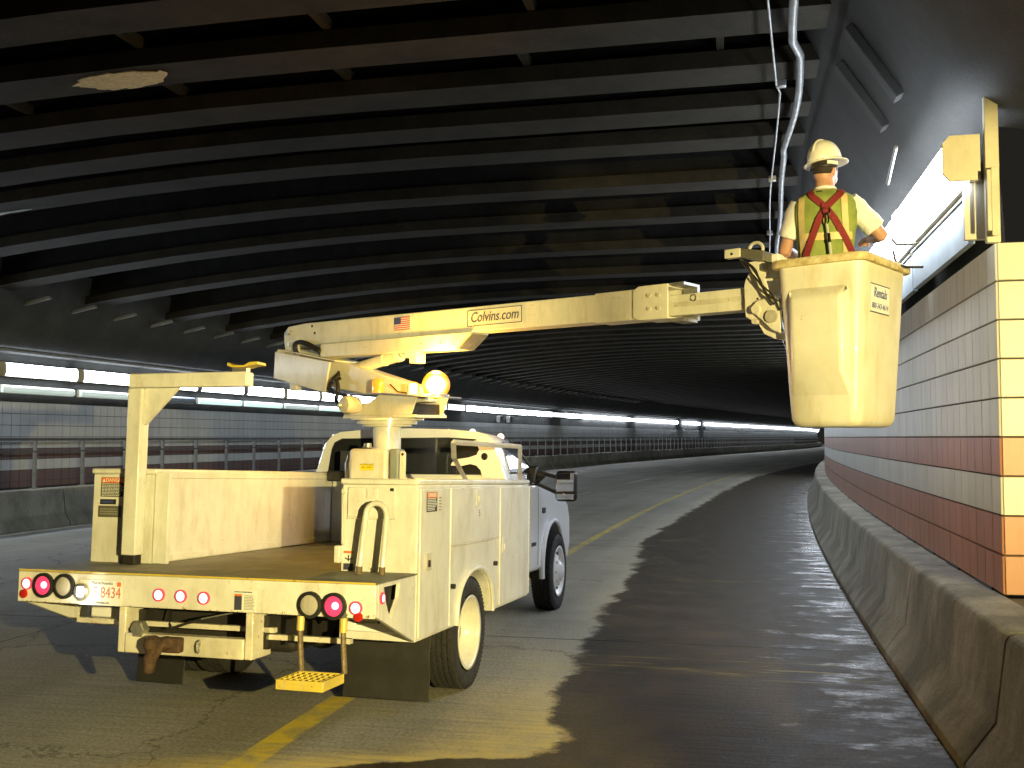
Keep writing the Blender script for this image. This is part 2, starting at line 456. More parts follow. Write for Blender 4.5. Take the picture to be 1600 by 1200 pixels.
M['haunch'] = concrete('sooty_haunch_concrete', (0.022, 0.022, 0.019), (0.055, 0.056, 0.050), 1.0, 0.5, dark=(0.02, 0.02, 0.016))
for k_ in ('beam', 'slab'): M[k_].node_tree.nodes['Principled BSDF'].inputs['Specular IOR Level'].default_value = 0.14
M['ledge'] = concrete('walkway_concrete', (0.10, 0.10, 0.085), (0.2, 0.19, 0.16), 1.5, 0.2)
M['patch'] = simple('fresh_patch_mortar', (0.55, 0.48, 0.28), 0.9, 0, 0.3, 25, 0.6, 40)
M['patch_pale'] = simple('pale_patch_mortar', (0.45, 0.50, 0.48), 0.9, 0, 0.3, 25, 0.6, 40)
M['conduit'] = simple('galvanised_conduit', (0.30, 0.30, 0.28), 0.45, 0.5, 0.3, 6)
M['rail'] = simple('grey_rail_paint', (0.10, 0.095, 0.085), 0.6, 0.1, 0.3, 5)
M['railpost'] = simple('grey_post_paint', (0.24, 0.24, 0.22), 0.6, 0.1, 0.3, 5)

# ------------------------------------------------------------------ tunnel coordinates: s along, o leftwards from the right barrier toe
TH, K0, K1, XR = .2103248, .00320184, -.00252569, 2.49635
_S = np.arange(-60.0, 420.01, 0.1)
_TH = TH + K0 * _S + K1 * _S * _S / 200
_TH = np.where(_S < -14, TH + K0 * -14 + K1 * 196 / 200, _TH)
_X = np.cumsum(np.sin(_TH) * .1); _Y = np.cumsum(np.cos(_TH) * .1)
_i0 = int(np.argmin(abs(_S))); _X = _X - _X[_i0] + XR; _Y = _Y - _Y[_i0] + 5.83
def head(s): return float(np.interp(s, _S, _TH))
def T(s, o, z):
    x = float(np.interp(s, _S, _X)); y = float(np.interp(s, _S, _Y)); a = head(s)
    return (x - o * math.cos(a), y + o * math.sin(a), z)
def TM(s, o, z):
    """frame at (s, o, z): X along the tunnel, Y to its left, Z up"""
    a = head(s); p = T(s, o, z)
    return Matrix(((math.sin(a), -math.cos(a), 0, p[0]), (math.cos(a), math.sin(a), 0, p[1]), (0, 0, 1, p[2]), (0, 0, 0, 1)))
def srange(a, b):
    out = []; s = a
    while s < b - 1e-6:
        out.append(s)
        s += 0.5 if s < 12 else (1.0 if s < 60 else 3.0)
    out.append(b); return out
def sweep(prof, a, b, closed=False):
    """sweep a (o, z) profile along the tunnel"""
    mb = MB(); ss = srange(a, b); n = len(prof)
    vs = [T(s, o, z) for s in ss for (o, z) in prof]; fs = []
    for i in range(len(ss) - 1):
        for k in range(n if closed else n - 1):
            kk = (k + 1) % n
            fs.append((i * n + k, (i + 1) * n + k, (i + 1) * n + kk, i * n + kk))
    if closed:
        fs.append(tuple(range(n))); fs.append(tuple(range((len(ss) - 1) * n, len(ss) * n))[::-1])
    mb.add(vs, fs); return mb
S0, S1 = -26.0, 300.0

# ------------------------------------------------------------------ road
EDGE = [(-30, 4.2), (-1.4, 4.2), (-0.9, 3.8), (-0.62, 3.3), (-0.48, 2.9), (-0.3, 2.35), (0.2, 2.2), (0.9, 2.42), (1.66, 2.46), (3.5, 2.52), (7.2, 2.6), (11.2, 2.84), (15, 2.9), (22, 2.75), (43, 2.7), (60, 2.2), (90, 1.2), (120, 0.2), (400, -1)]
es, eo = zip(*EDGE)
ss = list(np.arange(S0, -2, 1.0)) + list(np.arange(-2, 14, 0.12)) + list(np.arange(14, 60, 0.5)) + list(np.arange(60, S1 + 1, 4.0))
oo = list(np.arange(-3.2, 6.0, 0.12)) + list(np.arange(6, 15.4, 0.6)) + [15.4]
vs, fs, uv, ed = [], [], [], []
for s in ss:
    for o in oo:
        vs.append(T(s, o, 0)); uv.append((s, o)); ed.append(o - float(np.interp(s, es, eo)))
no = len(oo)
for i in range(len(ss) - 1):
    for k in range(no - 1): fs.append((i * no + k, (i + 1) * no + k, (i + 1) * no + k + 1, i * no + k + 1))
me = bpy.data.meshes.new('road'); me.from_pydata(vs, [], fs)
at = me.attributes.new('wet', 'FLOAT', 'POINT'); at.data.foreach_set('value', ed)
a2 = me.attributes.new('so', 'FLOAT_VECTOR', 'POINT'); a2.data.foreach_set('vector', [c for p in uv for c in (p[0], p[1], 0.0)])
me.update()
bm = bmesh.new(); bm.from_mesh(me); bmesh.ops.recalc_face_normals(bm, faces=bm.faces)
if sum(f.normal.z for f in bm.faces) < 0: bmesh.ops.reverse_faces(bm, faces=bm.faces)
bm.to_mesh(me); bm.free()
m, t, b = nt('tined_concrete_road')
A = N(t, 'Attribute'); A.attribute_name = 'so'; so = A.outputs['Vector']
W = N(t, 'Attribute'); W.attribute_name = 'wet'; wet = W.outputs['Fac']
sp = N(t, 'SeparateXYZ'); L(t, so, sp.inputs[0]); U, V = sp.outputs[0], sp.outputs[1]
big = noise(t, so, 0.35, 6, 0.6); mid = noise(t, so, 2.3, 7, 0.7); fine = noise(t, so, 40, 5, 0.75)
tine = noise(t, so, 1.0, 4, 0.6, (22, 1.1, 1)); track = noise(t, so, 1.0, 4, 0.55, (0.08, 1.3, 1))
edge = noise(t, so, 1.0, 9, 0.68, (0.9, 0.8, 1)); finger = noise(t, so, 1.0, 8, 0.75, (2.6, 2.2, 1))
dry = ramp(t, mth(t, 'ADD', mth(t, 'MULTIPLY', big.outputs[0], 0.5), mth(t, 'MULTIPLY', track.outputs[0], 0.5)), [(0.3, (0.19, 0.18, 0.145)), (0.7, (0.37, 0.35, 0.285))]).outputs[0]
dry = mixc(t, 1.0, dry, ramp(t, tine.outputs[0], [(0.3, 0.82), (0.7, 1.12)]).outputs[0], 'MULTIPLY')
dry = mixc(t, 1.0, dry, ramp(t, fine.outputs[0], [(0.32, 0.55), (0.68, 1.4)]).outputs[0], 'MULTIPLY')
# the pale dust left beside the drying edge
w1 = mth(t, 'ADD', wet, mth(t, 'ADD', mth(t, 'MULTIPLY', mth(t, 'SUBTRACT', edge.outputs[0], 0.5), 0.95), mth(t, 'MULTIPLY', mth(t, 'SUBTRACT', finger.outputs[0], 0.5), 0.30)))
dust = mth(t, 'MULTIPLY', ramp(t, w1, [(0.0, 1.0), (0.55, 0.0)]).outputs[0], 0.55)
dry = mixc(t, dust, dry, (0.46, 0.42, 0.30))
yz = mth(t, 'MULTIPLY', ramp(t, mth(t, 'DIVIDE', mth(t, 'SUBTRACT', 1.7, U), 2.6), [(0.0, 0.0), (1.0, 1.0)]).outputs[0], ramp(t, w1, [(0.15, 1.0), (1.3, 0.0)]).outputs[0])
yz = mth(t, 'MULTIPLY', yz, ramp(t, mth(t, 'ADD', mth(t, 'MULTIPLY', mid.outputs[0], .5), mth(t, 'MULTIPLY', tine.outputs[0], .5)), [(0.38, 0.1), (0.58, 0.95)]).outputs[0])
dry = mixc(t, yz, dry, (0.66, 0.50, 0.13))
wm = ramp(t, mth(t, 'ADD', w1, mth(t, 'MULTIPLY', mth(t, 'SUBTRACT', fine.outputs[0], 0.5), 0.10)), [(0.0, 1.0), (0.09, 0.0)], 'LINEAR').outputs[0]
wc = ramp(t, mid.outputs[0], [(0.3, (0.028, 0.023, 0.015)), (0.65, (0.072, 0.058, 0.038))]).outputs[0]
wc = mixc(t, 1.0, wc, ramp(t, tine.outputs[0], [(0.3, 0.75), (0.7, 1.25)]).outputs[0], 'MULTIPLY')
vo = t.nodes.new('ShaderNodeTexVoronoi'); vo.feature = 'DISTANCE_TO_EDGE'; vo.inputs['Scale'].default_value = 0.33
dv = t.nodes.new('ShaderNodeVectorMath'); dv.operation = 'MULTIPLY_ADD'; L(t, noise(t, so, 1.6, 7, 0.7).outputs['Color'], dv.inputs[0]); dv.inputs[1].default_value = (1.1, 1.1, 0); L(t, so, dv.inputs[2]); L(t, dv.outputs[0], vo.inputs['Vector'])
ck = ramp(t, vo.outputs[0], [(0.0, 0.8), (0.006, 0.0)]).outputs[0]
dry = mixc(t, ck, dry, (0.05, 0.045, 0.035))
spots = ramp(t, noise(t, so, 4.5, 6, 0.75).outputs[0], [(0.62, 0.0), (0.70, 0.45)]).outputs[0]
dry = mixc(t, spots, dry, (0.07, 0.065, 0.05))
wc = mixc(t, 1.0, wc, ramp(t, fine.outputs[0], [(0.32, 0.6), (0.68, 1.5)]).outputs[0], 'MULTIPLY')
col = mixc(t, wm, dry, wc)
# yellow edge line, lane dashes and worn paint scuffs
def band(x, c, hw, soft): return mth(t, 'SUBTRACT', 1.0, mth(t, 'SMOOTH_MIN', 1.0, mth(t, 'DIVIDE', mth(t, 'SUBTRACT', mth(t, 'ABSOLUTE', mth(t, 'SUBTRACT', x, c)), hw - soft), soft), 0.0), clamp=True)
wear = ramp(t, noise(t, so, 3.0, 8, 0.8, (1.0, 2.5, 1)).outputs[0], [(0.42, 0.15), (0.60, 0.85)]).outputs[0]
nr = mth(t, 'LESS_THAN', U, 1.5)
yl = mth(t, 'MAXIMUM', mth(t, 'MULTIPLY', band(V, 3.954, 0.075, 0.012), wear), mth(t, 'MULTIPLY', mth(t, 'MULTIPLY', band(V, 3.954, 0.10, 0.012), nr), ramp(t, mid.outputs[0], [(0.40, 0.15), (0.56, 1.0)]).outputs[0]))
col = mixc(t, yl, col, (0.68, 0.52, 0.04))
def dash(v0, hw, per, ln, off):
    f = mth(t, 'FRACT', mth(t, 'DIVIDE', mth(t, 'ADD', U, off), per))
    return mth(t, 'MULTIPLY', band(V, v0, hw, 0.012), mth(t, 'LESS_THAN', f, ln / per))
dd = mth(t, 'MAXIMUM', dash(7.14, 0.07, 12.2, 5.5, -34.8 + 36.6), dash(10.75, 0.07, 12.2, 5.5, -30.0 + 36.6))
col = mixc(t, mth(t, 'MULTIPLY', mth(t, 'MULTIPLY', dd, mth(t, 'GREATER_THAN', U, 20.0)), wear), col, (0.55, 0.55, 0.52))
col = mixc(t, mth(t, 'MULTIPLY', band(V, 14.35, 0.22, 0.05), 0.55), col, (0.42, 0.43, 0.42))
# transverse and longitudinal slab joints, dark scars
jt = mth(t, 'MULTIPLY', band(mth(t, 'MULTIPLY', mth(t, 'FRACT', mth(t, 'DIVIDE', mth(t, 'ADD', U, 0.9), 8.1)), 8.1), 4.05, 0.022, 0.01), 0.7)
jl = mth(t, 'MULTIPLY', band(V, 7.72, 0.014, 0.006), 0.85)
col = mixc(t, mth(t, 'MAXIMUM', jt, jl), col, (0.02, 0.018, 0.015))
# scraped transverse traces of yellow thermoplastic
sc1 = ramp(t, noise(t, so, 1.0, 6, 0.7, (14, 0.9, 1)).outputs[0], [(0.55, 0.0), (0.62, 1.0)]).outputs[0]
zones = mth(t, 'MAXIMUM', band(U, 2.25, 0.45, 0.3), mth(t, 'MAXIMUM', band(U, 7.3, 0.15, 0.1), band(U, 12.4, 0.16, 0.1)))
sm = mth(t, 'MULTIPLY', mth(t, 'MULTIPLY', sc1, zones), mth(t, 'MULTIPLY', mth(t, 'LESS_THAN', V, 3.6), 0.55))
col = mixc(t, sm, col, (0.42, 0.33, 0.07))
L(t, col, b.inputs['Base Color'])
# roughness: dry rough, wet glossy, standing water near the barrier
pud = mth(t, 'ADD', mth(t, 'SUBTRACT', 0.55, mth(t, 'MULTIPLY', V, 0.8)), mth(t, 'MULTIPLY', mth(t, 'SUBTRACT', noise(t, so, 1.0, 6, 0.7, (3.2, 1.6, 1)).outputs[0], 0.5), 4.2))
pm = mth(t, 'MULTIPLY', ramp(t, pud, [(0.25, 0.0), (0.75, 1.0)]).outputs[0], wm)
wr = ramp(t, mth(t, 'ADD', mth(t, 'MULTIPLY', mid.outputs[0], 0.6), mth(t, 'MULTIPLY', tine.outputs[0], 0.4)), [(0.35, 0.42), (0.65, 0.68)]).outputs[0]
ro = mixc(t, wm, (0.82,) * 3, wr); ro = mixc(t, pm, ro, (0.22,) * 3)
L(t, ro, b.inputs['Roughness'])
L(t, mixc(t, pm, mixc(t, wm, (0.35,) * 3, (0.17,) * 3), (0.40,) * 3), b.inputs['Specular IOR Level'])
hh = mth(t, 'ADD', mth(t, 'MULTIPLY', tine.outputs[0], 0.8), mth(t, 'ADD', mth(t, 'MULTIPLY', fine.outputs[0], 0.5), mth(t, 'MULTIPLY', mid.outputs[0], 0.8)))
hh = mth(t, 'MULTIPLY', hh, mth(t, 'SUBTRACT', 1.0, mth(t, 'MULTIPLY', pm, 0.3)))
hh = mth(t, 'SUBTRACT', hh, mth(t, 'MULTIPLY', mth(t, 'MAXIMUM', jt, jl), 2.0))
bn = bump(t, b, hh, 0.8, 0.008)
me.materials.append(m)
tag(link('road', me), 'grey tined concrete road with a wet dark right shoulder', kind='structure')

# ------------------------------------------------------------------ ceiling
def cz(o): return 5.3 if o < 5 else 5.3 - 0.7 * ((o - 5) / 10) ** 2
ceil = tag(empty('ceiling'), 'dark tunnel ceiling of close-set soot-black concrete beams with shade painted on their webs', kind='structure')
offs = [0.35, 2.5, 5, 6.5, 8, 9.5, 11, 12.5, 13.8, 14.8]
BS = [-7.5, -6.3, -5.1, -3.9, -2.7, -1.4, -0.2, 1.02 - .6 + 1.0, 2.62, 3.85, 5.04, 6.17, 8.15, 10.27, 12.78, 15.59, 18.2, 20.5, 22.5, 24.35, 26.12, 27.7, 29.1, 30.6]
while BS[-1] < 120: BS.append(BS[-1] + 1.5)
def beam_mb(mb, wb, s1, wd=0.50):
    rings = []
    web = []
    for o in offs:
        z = cz(o)
        rings.append([T(s1 - wd, o, z), T(s1, o, z), T(s1, o, z + .16), T(s1 - wd, o, z + .16)])
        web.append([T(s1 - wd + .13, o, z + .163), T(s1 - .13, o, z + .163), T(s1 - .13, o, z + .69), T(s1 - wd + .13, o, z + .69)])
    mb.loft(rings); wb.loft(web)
for s1 in BS:
    mb = MB(); wb = MB(); beam_mb(mb, wb, s1); bo = mb.build('beam', M['beam'], ceil); wb.build('web', M['slab'], bo)  # webs take a darker colour than the flanges to stand in for shade
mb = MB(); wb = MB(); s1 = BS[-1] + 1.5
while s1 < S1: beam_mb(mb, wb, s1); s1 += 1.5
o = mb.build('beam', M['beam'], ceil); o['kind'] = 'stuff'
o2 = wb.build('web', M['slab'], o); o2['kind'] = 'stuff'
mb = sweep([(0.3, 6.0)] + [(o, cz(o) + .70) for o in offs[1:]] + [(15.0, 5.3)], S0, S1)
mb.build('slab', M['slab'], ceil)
# diaphragms between the beams
for i, s1 in enumerate(BS[6:9]):
    s2 = BS[6 + i + 1] - 0.5
    for k in range(7):
        oo_ = 0.7 + 1.85 * k + .3 * i
        mb = MB(); z = cz(oo_) + 0.17
        pr = [(oo_ - .035, z), (oo_ + .035, z), (oo_ + .035, z + .1), (oo_ - .035, z + .1)]
        a, c = s1 - 0.005 - 0.0, s2 + 0.005
        mb.loft([[T(s1 - .14, p[0], p[1]) for p in pr], [T(s2 + .14, p[0], p[1]) for p in pr]])
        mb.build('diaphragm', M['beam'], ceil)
# mortar patches on the beam soffits
def patch(pts, z, mat, name, label):
    mb = MB(); n = len(pts); rnd = random.Random(3)
    ring = []
    for i in range(n):
        a, c = pts[i], pts[(i + 1) % n]
        for k in range(5):
            f = k / 5
            ring.append((a[0] + (c[0] - a[0]) * f + rnd.uniform(-.025, .025), a[1] + (c[1] - a[1]) * f + rnd.uniform(-.05, .05)))
    mb.loft([[T(s, o, cz(o) - z) for s, o in ring], [T(s, o, cz(o) + .02) for s, o in ring]])
    tag(mb.build(name, mat), label, 'mortar patch')
patch([(2.56, 7.2), (2.36, 7.45), (2.20, 7.15), (2.19, 6.7), (2.3, 6.4), (2.50, 6.5), (2.58, 6.9)], 0.012, M['patch'], 'mortar_patch', 'tan patch of fresh mortar under the nearest ceiling beam, upper left')
patch([(6.0, 13.0), (6.0, 11.6), (6.08, 10.9), (6.14, 11.8), (6.15, 13.0)], 0.012, M['patch_pale'], 'mortar_patch', 'pale bluish mortar patch under a ceiling beam at the left edge')

# side slopes between ceiling and walls
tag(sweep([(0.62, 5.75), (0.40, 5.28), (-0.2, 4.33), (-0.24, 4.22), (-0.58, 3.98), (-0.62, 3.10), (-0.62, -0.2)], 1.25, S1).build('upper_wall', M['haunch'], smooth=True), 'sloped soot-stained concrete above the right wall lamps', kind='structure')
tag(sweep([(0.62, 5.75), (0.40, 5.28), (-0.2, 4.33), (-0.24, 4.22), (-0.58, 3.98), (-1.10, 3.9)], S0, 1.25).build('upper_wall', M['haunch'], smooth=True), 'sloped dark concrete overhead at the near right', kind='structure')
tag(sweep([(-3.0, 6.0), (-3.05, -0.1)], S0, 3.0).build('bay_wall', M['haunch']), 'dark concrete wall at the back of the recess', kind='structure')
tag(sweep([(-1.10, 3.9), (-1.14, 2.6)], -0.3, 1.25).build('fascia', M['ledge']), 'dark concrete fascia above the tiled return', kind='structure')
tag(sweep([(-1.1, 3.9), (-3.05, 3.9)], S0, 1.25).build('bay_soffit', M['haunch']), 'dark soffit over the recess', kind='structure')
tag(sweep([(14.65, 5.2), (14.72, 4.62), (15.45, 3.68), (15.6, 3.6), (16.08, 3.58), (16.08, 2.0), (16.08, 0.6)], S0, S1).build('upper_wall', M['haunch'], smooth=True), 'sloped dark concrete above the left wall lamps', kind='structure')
# concrete corbels under the right slope
for i, (s, ln) in enumerate(((2.75, .16), (1.95, .16))):
    mb = MB()
    pr = [(0.16, 4.86), (-0.06, 4.50), (-0.2, 4.02), (0.0, 3.95), (0.10, 4.15)]
    pr = [(.27, 5.07), (-.10, 4.49), (-.04, 4.455), (.33, 5.035)]
    mb.loft([[T(s, p[0], p[1]) for p in pr], [T(s + ln, p[0], p[1]) for p in pr]])
    tag(mb.build('corbel', M['haunch'], bevel=.008), ['grey concrete corbel on the slope above the worker, the farther one', 'grey concrete corbel on the slope above the worker, the nearer one'][i], 'corbel', 'corbels above the worker')
# pale strips along the left slope: lamplight on beam ends painted in
k = 0
for s in np.arange(9.4, 70, 1.33):
    pq = [(0, 14.30, 4.54), (.09, 14.30, 4.54), (.09, 15.0, 4.40), (0, 15.0, 4.40)]
    mb = MB(); mb.loft([[T(s + a, o, z) for a, o, z in pq], [T(s + a, o + .03, z + .05) for a, o, z in pq]])
    tag(mb.build('lit_beam_end', M['ledge']), 'short pale strip standing in for a lamplit beam end on the left slope', 'painted beam end', 'painted lit beam ends along the left slope')

# ------------------------------------------------------------------ walls
class TileSet:
    pass
def tile_mesh(name, wd, ht, mat):
    mb = MB(); g = .004; d = .012; e = .004
    a0, a1, z0, z1 = .0016, wd - .0016, g, ht - g
    fr = [(a0 + e, d, z0 + e), (a1 - e, d, z0 + e), (a1 - e, d, z1 - e), (a0 + e, d, z1 - e)]
    bk = [(a0, 0, z0), (a1, 0, z0), (a1, 0, z1), (a0, 0, z1)]
    mb.loft([bk, fr]); me = mb.mesh(name); me.materials.append(mat); return me
TWD, RH, Z0T = 0.25, 0.2633, 0.80
for nm_ in ('tile_white', 'tile_red'): pass
tw = tile_mesh('tile', TWD, RH, M['tile_white']); tr = tile_mesh('tile', TWD, RH, M['tile_red'])
ROWRED = (0, 1, 3)
rw = tag(empty('tiled_wall', TM(1.2, -0.55, 0.8)), 'cream tiled wall with two brick-red bands behind the bucket, right side', 'wall')
inv = TM(1.2, -0.55, 0.8).inverted()
mb = sweep([(-0.552, 0.80), (-0.552, 3.17), (-0.60, 3.17), (-0.60, 0.80)], 1.2, S1, True)
for i, p in enumerate(mb.v): mb.v[i] = tuple(inv @ Vector(p))
mb.build('backing', M['grout'], rw)
rnd = random.Random(5)
for c in range(29):
    s = 1.2 + c * TWD
    for r_ in range(9):
        link('tile', tr if r_ in ROWRED else tw, rw, inv @ TM(s, -0.551, Z0T + r_ * RH) @ Matrix.Rotation(rnd.uniform(-.004, .004), 4, 'Z') @ Matrix.Rotation(rnd.uniform(-.004, .004), 4, 'X'))
# end return face towards the camera: tiles facing back down the road
retM = TM(1.2, -0.55, 0.8) @ Matrix.Rotation(R(-90), 4, 'Z')   # X now runs to the right, away from the road; Y along the tunnel
for c in range(3):
    for r_ in range(9):
        Mx = TM(1.2, -0.55, 0) @ Matrix(((0, -1, 0, -0.0), (-1, 0, 0, -c * TWD), (0, 0, 1, Z0T + r_ * RH), (0, 0, 0, 1)))
        link('tile', tr if r_ in ROWRED else tw, rw, inv @ Mx)
mb = MB(M=inv); mb.loft([[T(1.202, -0.553, 0.8), T(1.202, -0.553, 3.17), T(1.202, -3.0, 3.17), T(1.202, -3.0, 0.8)], [T(1.35, -0.553, 0.8), T(1.35, -0.553, 3.17), T(1.35, -3.0, 3.17), T(1.35, -3.0, 0.8)]])
mb.build('return_backing', M['grout'], rw)
for red, mt in ((True, M['tile_red']), (False, M['tile_white'])):
    mb = MB()
    s = 1.2 + 29 * TWD
    while s < 70:
        for r_ in range(9):
            if (r_ in ROWRED) == red:
                A4 = inv @ TM(s, -0.551, Z0T + r_ * RH)
                mb.M = A4; src = tw
                mb.add([v_.co for v_ in src.vertices], [tuple(p.vertices) for p in src.polygons])
        s += TWD
    mb.M = None
    o = mb.build('tile', mt, rw, recalc=False); o['kind'] = 'stuff'
# dark scupper blocks under the tiles, standing on the barrier top
for s in np.arange(1.5, 30, 1.1):
    mb = MB(M=TM(s, -0.545, 0.782)); mb.box(0, .5, -.002, .012, 0, .03)
    tag(mb.build('scupper', M['black']), 'dark drain slot between barrier top and lowest red tiles', 'drain slot', 'drain slots under the right tiled wall')

# left wall
ROWS = [.81, .93, 1.17, 1.395, 1.62, 1.8625, 2.105, 2.3475, 2.59]
REDL = (0, 1, 3)
lw = tag(empty('tiled_wall', TM(0, 16.0, 0.8)), 'long grimy tiled wall with red bands behind the railing, left side', 'wall')
invl = TM(0, 16.0, 0.8).inverted()
mb = sweep([(16.0, 0.79), (16.0, 2.60), (16.06, 2.60), (16.06, 0.79)], S0, S1, True)
for i, p in enumerate(mb.v): mb.v[i] = tuple(invl @ Vector(p))
mb.build('backing', M['grout'], lw)
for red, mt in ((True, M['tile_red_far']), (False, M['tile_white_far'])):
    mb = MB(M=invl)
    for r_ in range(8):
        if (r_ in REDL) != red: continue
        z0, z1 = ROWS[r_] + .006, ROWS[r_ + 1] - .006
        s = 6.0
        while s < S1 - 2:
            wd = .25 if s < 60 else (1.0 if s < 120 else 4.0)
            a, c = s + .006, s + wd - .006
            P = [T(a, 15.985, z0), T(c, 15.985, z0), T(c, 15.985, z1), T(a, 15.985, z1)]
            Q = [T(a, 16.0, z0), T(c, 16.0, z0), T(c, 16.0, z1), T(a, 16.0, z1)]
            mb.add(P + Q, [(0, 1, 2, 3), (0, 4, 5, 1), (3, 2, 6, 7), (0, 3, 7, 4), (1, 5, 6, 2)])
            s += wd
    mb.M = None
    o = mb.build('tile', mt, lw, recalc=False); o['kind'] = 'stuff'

# ------------------------------------------------------------------ concrete barriers, segment by segment
PR = [(0.0, 0.0), (0.0, 0.075), (-0.165, 0.30), (-0.225, 0.74), (-0.245, 0.775), (-0.29, 0.79), (-0.56, 0.79), (-0.56, 0.0)]
def barrier(s0, s1, prof, mat, flip=False):
    mb = MB(); n = 2 if s0 < 40 else 2
    ss_ = np.linspace(s0 + .008, s1 - .008, 4)
    mb.loft([[T(s, p[0], p[1]) for p in prof] for s in ss_])
    return mb.build('concrete_barrier', mat, bevel=.012, seg=2)
s = -24.55; k = 0
while s < 60:
    near = s < 30
    o = barrier(s, s + 3.05, PR, M['barrier'])
    lab = 'stained concrete barrier segment in the row below the right tiled wall'
    kk = round((s + 0.15) / 3.05)
    lab = {0: 'nearest concrete barrier segment at the lower right, lit yellow on top', 1: 'second nearest right barrier segment, with dark streaks, below the red tiles', 2: 'third nearest right barrier segment under the tiled wall', 3: 'fourth nearest right barrier segment under the tiled wall'}.get(kk, lab)
    tag(o, lab, 'barrier', 'concrete barriers along the wet right shoulder')
    s += 3.05
PL = [(15.0, 0.0), (15.0, 0.075), (15.13, 0.28), (15.19, 0.77), (15.21, 0.80), (15.24, 0.81), (15.42, 0.81), (15.42, 0.0)]
s = 3.2
while s < 290:
    ln = 3.05 if s < 100 else 9.15
    tag(barrier(s, s + ln, PL, M['barrier_far']), 'sooty concrete barrier segment below the railing on the left', 'barrier', 'concrete barriers along the left side')
    s += ln
tag(sweep([(15.43, 0.76), (16.0, 0.76), (16.0, 0.70), (15.43, 0.70)], S0, S1, True).build('walkway', M['ledge']), 'narrow concrete walkway behind the left barrier', kind='structure')
tag(sweep([(-0.57, 0.78), (-3.05, 0.78), (-3.05, 0.70), (-0.57, 0.70)], S0, 1.2, True).build('ledge', M['ledge']), 'concrete ledge behind the nearest right barrier', kind='structure')

# railing
rl = tag(empty('railing', TM(3, 15.28, 0.81)), 'grey two-bar steel railing standing on the left concrete barrier', 'railing')
invr = TM(3, 15.28, 0.81).inverted()
for (z0, z1, y0, y1) in ((1.785, 1.84, 15.25, 15.31), (1.545, 1.585, 15.262, 15.298)):
    mb = sweep([(y0, z0), (y1, z0), (y1, z1), (y0, z1)], 3, 290, True)
    for i, p in enumerate(mb.v): mb.v[i] = tuple(invr @ Vector(p))
    mb.build('rail', M['rail'], rl)
pm_ = MB(); pm_.box(-.03, .03, -.03, .03, 0, .975); pm_.box(-.07, .07, -.06, .06, 0, .015)
pme = pm_.mesh('post'); pme.materials.append(M['railpost'])
s = 5.95; i = 0
while s < 160:
    link('post', pme, rl, invr @ TM(s, 15.325 if i % 4 else 15.33, 0.812)); s += 1.43; i += 1

# ------------------------------------------------------------------ lamp rows
def fixture_meshes(flip, ln, hh_=.27, dp=.17):
    """box housing with rounded front diffuser; X along, face to -Y (flip: +Y)"""
    sg = -1 if not flip else 1
    mb = MB(); mb.box(0.01, ln - .01, 0, sg * .05, 0.0, hh_)
    mb.box(-.004, .012, 0, sg * (dp + .004), -.006, hh_ + .006) if False else None
    prof = [(sg * .05, .01), (sg * (dp - .035), .01), (sg * dp, .045), (sg * dp, hh_ - .045), (sg * (dp - .035), hh_ - .01), (sg * .05, hh_ - .01)]
    d = MB(); d.loft([[(.03, y, z) for y, z in prof], [(ln - .03, y, z) for y, z in prof]])
    e = MB()
    pe = [(sg * .0, -.012), (sg * (dp - .03), -.012), (sg * (dp + .012), .04), (sg * (dp + .012), hh_ - .04), (sg * (dp - .03), hh_ + .012), (0, hh_ + .012)]
    e.loft([[(0, y, z) for y, z in pe], [(.028, y, z) for y, z in pe]])
    return mb, d, e
FL, FP = 2.27, 2.33
hb, dbm, eb = fixture_meshes(False, FL)
hme = hb.mesh('housing'); hme.materials.append(M['lamp_case'])
dme = dbm.mesh('diffuser'); dme.materials.append(M['tube'])
eme = eb.mesh('end_cap'); eme.materials.append(M['lamp_case'])
dme_dim = dbm.mesh('diffuser'); M['tube_dim'] = lampmat('ageing_fluorescent_diffuser', (0.85, 0.88, 0.92), 2.2); dme_dim.materials.append(M['tube_dim'])
hb, db2, eb = fixture_meshes(False, FL, .17, .12)
h2 = hb.mesh('housing'); h2.materials.append(M['lamp_case'])
dg1 = db2.mesh('diffuser'); dg1.materials.append(M['tube_green'])
dg2 = db2.mesh('diffuser'); dg2.materials.append(M['tube_green_dim'])
doff = db2.mesh('diffuser'); doff.materials.append(M['panel_board'])
s = 11.35 - 5 * FP + .0; k = 0
while s < 285:
    if not (k in (38, 42)):
        e = empty('wall_lamp', TM(s, 15.98, 3.11))
        lab = {5: 'white lamp of the upper left row, first from the left frame edge', 6: 'white lamp of the upper left row, just left of the boom rest post', 7: 'white lamp of the upper left row, half behind the boom rest post', 8: 'white lamp of the upper left row, under the boom rest arm', 9: 'white lamp of the upper left row, under the cradle end', 37: 'last white lamp before the first dark gap in the left row', 39: 'lone white lamp piece right after the first gap in the row'}.get(k, 'long white lamp in the glowing upper row along the left wall')
        tag(e, lab, 'lamp', 'white lamps in the upper row on the left wall')
        link('diffuser', dme_dim if k in (16, 23, 31) else dme, e)
        if s < 60: link('housing', hme, e); [link('end_cap', eme, e, Matrix.Translation((x_, 0, 0))) for x_ in (0, FL - .028)]
    if 5 <= k < 16:
        e = empty('wall_lamp', TM(s, 15.98, 2.76))
        tag(e, 'dimmer greenish lamp in the lower row on the left wall', 'lamp', 'greenish lamps in the lower row on the left wall')
        link('housing', h2, e)
        link('diffuser', {5: dg2, 6: dg2, 7: doff, 8: dg1, 9: dg1, 10: dg2, 11: dg1}.get(k, dg2), e)
    s += FP; k += 1
tag(sweep([(15.42, 3.60), (15.46, 3.56), (15.5, 3.60), (15.46, 3.64)], S0, S1, True).build('conduit', M['conduit']), 'pale conduit running above the left lamp row', 'conduit')

